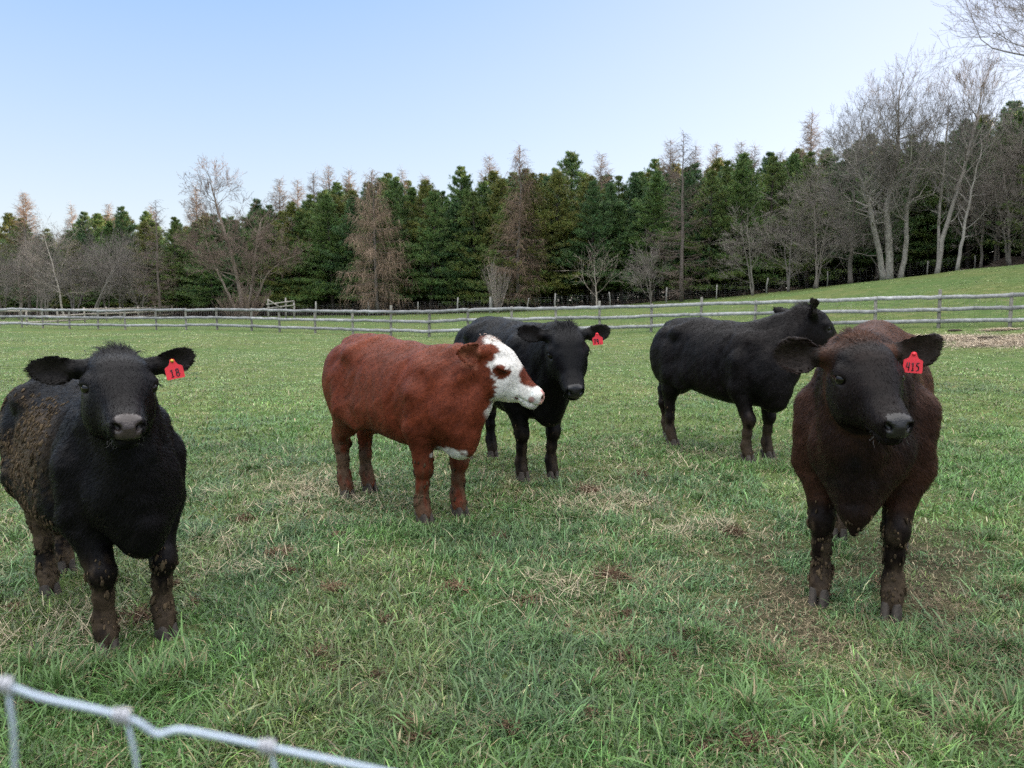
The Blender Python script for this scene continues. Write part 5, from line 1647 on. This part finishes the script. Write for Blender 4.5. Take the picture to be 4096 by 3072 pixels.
if 'grass' not in SKIP:
    GQ = float(os.environ.get('GQ', '1'))
    R_ = np.random.default_rng(5)
    zones = [(1.5, 3.2, 120000, .0040, (.025, .085)), (3.2, 5.0, 160000, .0046, (.025, .08)), (5.0, 8.0, 150000, .006, (.03, .08)), (8.0, 14, 130000, .010, (.03, .075)), (14, 24, 110000, .018, (.03, .075)), (24, 42, 100000, .032, (.03, .065)), (42, 92, 60000, .060, (.03, .07))]
    FEET = np.array([(-1.54, 3.29), (-1.71, 3.12), (-2.45, 4.10), (-2.36, 3.80), (-.37, 5.25), (-.594, 5.05), (-1.13, 5.96), (-1.27, 5.80), (.335, 6.34), (.082, 6.23), (-.19, 7.32), (-.43, 7.30), (2.43, 7.22), (2.167, 6.99), (1.72, 8.42), (1.65, 7.82), (1.777, 3.48), (1.507, 3.65), (2.44, 4.50), (2.15, 4.68)])
    mb = MB()
    for y0, y1, n, w, (l0, l1) in zones:
        n = int(n * GQ)
        cl = int(n / 26)
        um = 1.3 if y0 < 14 else .95
        n = int(n * um / .92); cl = int(n / 26)
        cx, cy = scatter(cl, y0, y1, R_, um)
        csz = R_.gamma(3.0, .33, cl)
        k = R_.integers(0, cl, n)
        inc = R_.random(n) < .62
        ux, uy = scatter(n, y0, y1, R_, um)
        sc = .035 + .012 * y0 * .5
        ox, oy = R_.normal(0, sc, n) * np.sqrt(csz[k]), R_.normal(0, sc, n) * np.sqrt(csz[k])
        X = np.where(inc, cx[k] + ox, ux); Y = np.where(inc, cy[k] + oy, uy)
        az = np.where(inc, np.arctan2(oy, ox) + R_.normal(0, .7, n), R_.uniform(0, 6.283, n))
        lean = np.where(inc, np.clip(np.hypot(ox, oy) / sc * .38, 0, .9), .2) + np.abs(R_.normal(0, .28, n)) + .5 * sstep(8, 20, Y)
        L = R_.uniform(l0, l1, n) * np.where(inc, .45 + .75 * csz[k], .75)
        u = X / np.maximum(Y, 1)
        Dg = np.interp(u, _U, _D)
        keep = (Y < Dg - .5) & (Y > 1.2)
        ba = bare_amount(X, Y)
        keep &= R_.random(n) > ba * .93
        X, Y, az, lean, L, ba = X[keep], Y[keep], az[keep], lean[keep], L[keep], ba[keep]; n = len(X)
        P = np.stack([X, Y, ground(X, Y) - .004], -1)
        P0 = np.stack([X, Y, np.zeros(n)], -1)
        a, b2, c2 = fbm(P0, .55, 71), fbm(P0, .16, 73, 2), fbm(P0 * [1, .45, 1], 2.3, 75)
        green = np.array([.105, .208, .052]); blue = np.array([.104, .190, .074]); yel = np.array([.190, .248, .070])
        t = sstep(.42, .62, a)[:, None]; t2 = sstep(.45, .65, c2)[:, None]
        C = green * (1 - t) + blue * t
        C = C * (1 - .55 * t2) + yel * .55 * t2
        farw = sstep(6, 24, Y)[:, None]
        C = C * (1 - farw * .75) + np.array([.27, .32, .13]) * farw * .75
        th = thatch_amount(X, Y)
        dry = R_.random(n) < (.045 + .20 * th * sstep(30, 6, Y) + .12 * sstep(.5, .65, c2) + .18 * sstep(.45, .62, b2) * sstep(10, 22, Y))
        C[dry] = (np.array([.44, .37, .23]) if y0 < 8 else np.array([.33, .30, .17])) * R_.uniform(.6, 1.15, (int(dry.sum()), 1))
        cm = R_.uniform(.68, 1.38, cl)[k][keep]
        C = C * np.where(inc[keep], cm, 1.0)[:, None]
        pt = fbm(P0 * [1, .6, 1], .42, 83, 3)
        C = C * (.55 + .90 * pt)[:, None]
        C = C * np.clip(R_.gamma(4.5, .225, (n, 1)), .3, 2.3 if y0 < 8 else 1.5) * (1 + R_.normal(0, .08, (n, 3)))
        W = w * R_.uniform(.6, 1.25, n)
        broad = (R_.random(n) < .10) & (Y < 9)
        W = np.where(broad, W * 1.9, W); L = np.where(broad, L * 1.35, L); C = np.where(broad[:, None], C * .5 + np.array([.13, .21, .075]) * .5, C)
        L = L * (1 - .22 * th) * (1 - .4 * ba)
        if y0 < 8:
            hd_ = np.min(np.hypot(X[:, None] - FEET[None, :, 0], Y[:, None] - FEET[None, :, 1]), axis=1)
            L = L * (1 - .6 * np.exp(-(hd_ / .16) ** 2))
        blades(mb, P, az, lean, R_.uniform(.2, 1.5, n), L * (1 - .05 * dry), W, C)
    # taller tussocks
    tus = [(60, 690, 1.5), (30, 675, 1.3), (150, 692, 1.4), (185, 680, 1.2), (95, 672, 1.1), (300, 715, 1.0), (245, 735, .9), (420, 740, .9), (700, 745, 1.1), (745, 712, 1.2), (830, 742, 1.2), (900, 705, 1.1), (985, 735, 1.4), (1010, 715, 1.3), (950, 668, 1.0), (1000, 650, .9), (640, 670, 1.0), (590, 690, .9), (700, 640, 1.0), (530, 640, .8), (360, 640, .9), (345, 610, .8), (575, 520, .9), (700, 500, 1.0), (730, 480, .9), (660, 520, .9), (845, 560, .9), (800, 520, .8), (620, 560, .8), (250, 470, .9), (230, 500, .9), (200, 540, .8), (310, 560, .9), (560, 500, .8), (480, 560, .8), (960, 470, .9), (990, 540, .9), (1015, 590, 1.0), (705, 470, .8), (770, 660, .9), (900, 640, .8), (385, 575, .8)]
    for px, py, sz in tus:
        x, y = on_ground(px, py)
        n = int(150 * sz)
        r = np.abs(R_.normal(0, .10 * sz, n)); a = R_.uniform(0, 6.283, n)
        X, Y = x + r * np.cos(a) * R_.uniform(.6, 1.4), y + r * np.sin(a) * R_.uniform(.6, 1.4)
        P = np.stack([X, Y, ground(X, Y) - .004], -1)
        base = np.array([.100, .180, .056]) * R_.uniform(.8, 1.25)
        C = base * R_.uniform(.6, 1.35, (n, 1))
        dry = R_.random(n) < .14
        C[dry] = np.array([.33, .27, .15]) * R_.uniform(.6, 1.15, (int(dry.sum()), 1))
        blades(mb, P, a + R_.normal(0, 1.0, n), np.clip(r / .25, 0, .6) + np.abs(R_.normal(0, .2, n)), R_.uniform(.3, 1.6, n), R_.uniform(.05, .13, n) * sz, R_.uniform(.0035, .0075, n), C)
    g = mb.build('grass', M_GRASS)
    tag(g, kind='stuff')

    # dead thatch lying in the sward
    mb = MB()
    for y0, y1, n, w in ((1.5, 4, 42000, .0016), (4, 8, 42000, .0028), (8, 16, 22000, .006)):
        n = int(n * GQ)
        X, Y = scatter(n, y0, y1, R_)
        th = np.maximum(thatch_amount(X, Y), .75 * bare_amount(X, Y))
        k = R_.random(n) < .22 + .6 * th
        X, Y = X[k], Y[k]; n = len(X)
        P = np.stack([X, Y, ground(X, Y) + R_.uniform(.002, .03, n)], -1)
        C = (np.array([.34, .27, .17]) * R_.uniform(.35, 1.35, (n, 1)) * np.array([1, 1, 1]) + R_.normal(0, .012, (n, 1)) * np.array([1, .4, .2])).clip(.01, .6)
        blades(mb, P, R_.uniform(0, 6.283, n), R_.uniform(1.15, 1.65, n), R_.normal(0, .5, n), R_.uniform(.02, .10, n), w * R_.uniform(.6, 1.4, n), C)
    # thick strewn patches
    for px, py, rx, ry, n in ((325, 500, .75, .55, 1300), (285, 488, .5, .4, 700), (290, 560, .4, .3, 450), (40, 640, .3, .25, 500), (545, 590, .25, .2, 500), (865, 645, .25, .12, 500), (790, 668, .22, .12, 450), (985, 645, .3, .2, 700), (935, 610, .25, .15, 500), (900, 680, .2, .12, 350), (760, 630, .2, .1, 300), (600, 505, .4, .4, 900), (660, 455, .5, .8, 1000), (705, 532, .3, .2, 600), (120, 520, .5, .5, 900), (235, 555, .3, .3, 600)):
        x, y = on_ground(px, py)
        X, Y = x + R_.normal(0, rx * .72, n), y + R_.normal(0, ry * .72, n)
        kp = R_.random(n) < sstep(.40, .58, fbm(np.stack([X, Y, np.zeros(n)], -1), 3.2, 97, 3)) + .08
        X, Y = X[kp], Y[kp]; n = len(X)
        P = np.stack([X, Y, ground(X, Y) + R_.uniform(.004, .05, n)], -1)
        dark = px > 740
        C = (np.array([.20, .145, .095]) if dark else np.array([.50, .42, .29])) * R_.uniform(.4, 1.3, (n, 1))
        blades(mb, P, R_.uniform(0, 6.283, n), R_.uniform(1.0, 1.6, n), R_.normal(0, .5, n), R_.uniform(.04, .16, n), .0022 * (.5 + y / 5) * R_.uniform(.6, 1.3, n), C)
    tag(mb.build('thatch', M_STRAW), kind='stuff')

    # hay strewn by the fence at the right
    mb = MB(); n = 26000
    cen = [(905, 26.2, 14, .4), (925, 25.6, 16, .5), (948, 25.0, 16, .5), (975, 24.2, 18, .6), (1000, 23.2, 18, .7), (1025, 22.4, 18, .7), (1060, 21.8, 20, .8), (985, 22.4, 22, .5), (1040, 24.2, 16, .4), (1000, 27.0, 8, .2)]
    k = R_.integers(0, len(cen), n)
    cn = np.array(cen)[k]
    Y = cn[:, 1] + R_.normal(0, 1, n) * cn[:, 3]; X = (cn[:, 0] + R_.normal(0, 1, n) * cn[:, 2] - 512) / FPX * Y * 1.0
    P = np.stack([X, Y, ground(X, Y) + .008 + R_.uniform(0, .03, n)], -1)
    C = np.array([.58, .48, .36]) * R_.uniform(.5, 1.25, (n, 1)); dk = R_.random(n) < .12; C[dk] *= .35
    blades(mb, P, R_.uniform(0, 6.283, n), R_.uniform(1.42, 1.66, n), R_.normal(0, .15, n), R_.uniform(.10, .35, n), R_.uniform(.010, .022, n), C)
    tag(mb.build('hay', M_STRAW), kind='stuff')
    for i, (px, D, r, lab) in enumerate(((990, 24.0, .55, 'dark dung heap on the near edge of the strewn hay at right'), (955, 27.6, .40, 'dark muck heap in the hay close to the fence post at right'))):
        m = MB(); x = px_x(px, D, .5); z = gz(x, D)
        iv, it = ICO2
        v = iv * [r * .6, r * .45, r * .13] * (1 + R_.normal(0, .10, (len(iv), 1)))
        m.add(v + [0, 0, .02], None, it, np.array([.055, .042, .030]) * R_.uniform(.6, 1.4, (len(iv), 1)))
        o = m.build('dung_heap', M_STRAW); o.location = (x, D, z); tag(o, lab, 'dung heap')

    # pulled-up tangles of dead grass and roots
    tang = [(609, 581, .105, .62, 'largest reddish brown tangle of dead grass, in the middle foreground'), (388, 625, .055, .55, 'small brown root tangle in the short grass left of the lower centre'),
            (691, 640, .055, .40, 'dark brown root tangle in grass left of the reddish brown cow front hooves'), (334, 592, .060, .95, 'pale loose straw wisp in the grass right of the muddy black cow'),
            (453, 592, .075, .95, 'pale straw wisp just below the rust red cow, in the centre'), (528, 604, .070, .85, 'straw wisp on the grass between the pale wisp and the largest tangle'),
            (735, 535, .07, .60, 'reddish tangle of roots in the grass below the standing black cow'), (589, 493, .085, .70, 'brown tangle of roots just below the hooves of the cow with tag 79'),
            (280, 557, .08, .85, 'tan tangle of straw right of the muddy black cow knees'), (628, 665, .08, .55, 'brown clump of dead roots in the lower middle foreground'),
            (138, 622, .085, .75, 'tan straw tangle between the front hooves of the muddy black cow'), (175, 588, .05, .75, 'small tan straw clump right behind the muddy black cow left hoof')]
    for q in range(34):
        tang.append((R_.uniform(10, 1015), 470 + 290 * R_.random() ** 1.1, R_.uniform(.03, .06), R_.uniform(.5, .9), None))
    for px, py, r, lum, lab in tang:
        x, y = on_ground(px, py); z = gz(x, y)
        m = MB()
        for k in range(int(150 * r / .08)):
            a, e = R_.random() * 6.283, R_.random()
            p = np.array([r * .8 * R_.normal(0, .5), r * .6 * R_.normal(0, .5), r * .35 * R_.random()])
            d = unit(R_.normal(0, 1, 3) * [1, 1, .55])
            pts = [p]
            for j in range(5):
                d = unit(d + R_.normal(0, .5, 3) * [1, 1, .6]); q = pts[-1] + d * r * R_.uniform(.10, .28); q[2] = max(q[2], .0) * .97; pts.append(q)
            m.tube(np.array(pts), np.linspace(.0017, .0009, 6) * (.7 + .5 * y / 3), 3, np.array([.26, .165, .105]) * lum * R_.uniform(.45, 1.5), cap=False)
        o = m.build('grass_tangle', M_STRAW); o.location = (x, y, z + .01)
        tag(o, lab or 'little brown wisp of dead grass lying in the turf', 'grass tangle', 'tangles of dead grass lying in the pasture' if lab else 'little wisps of dead grass')
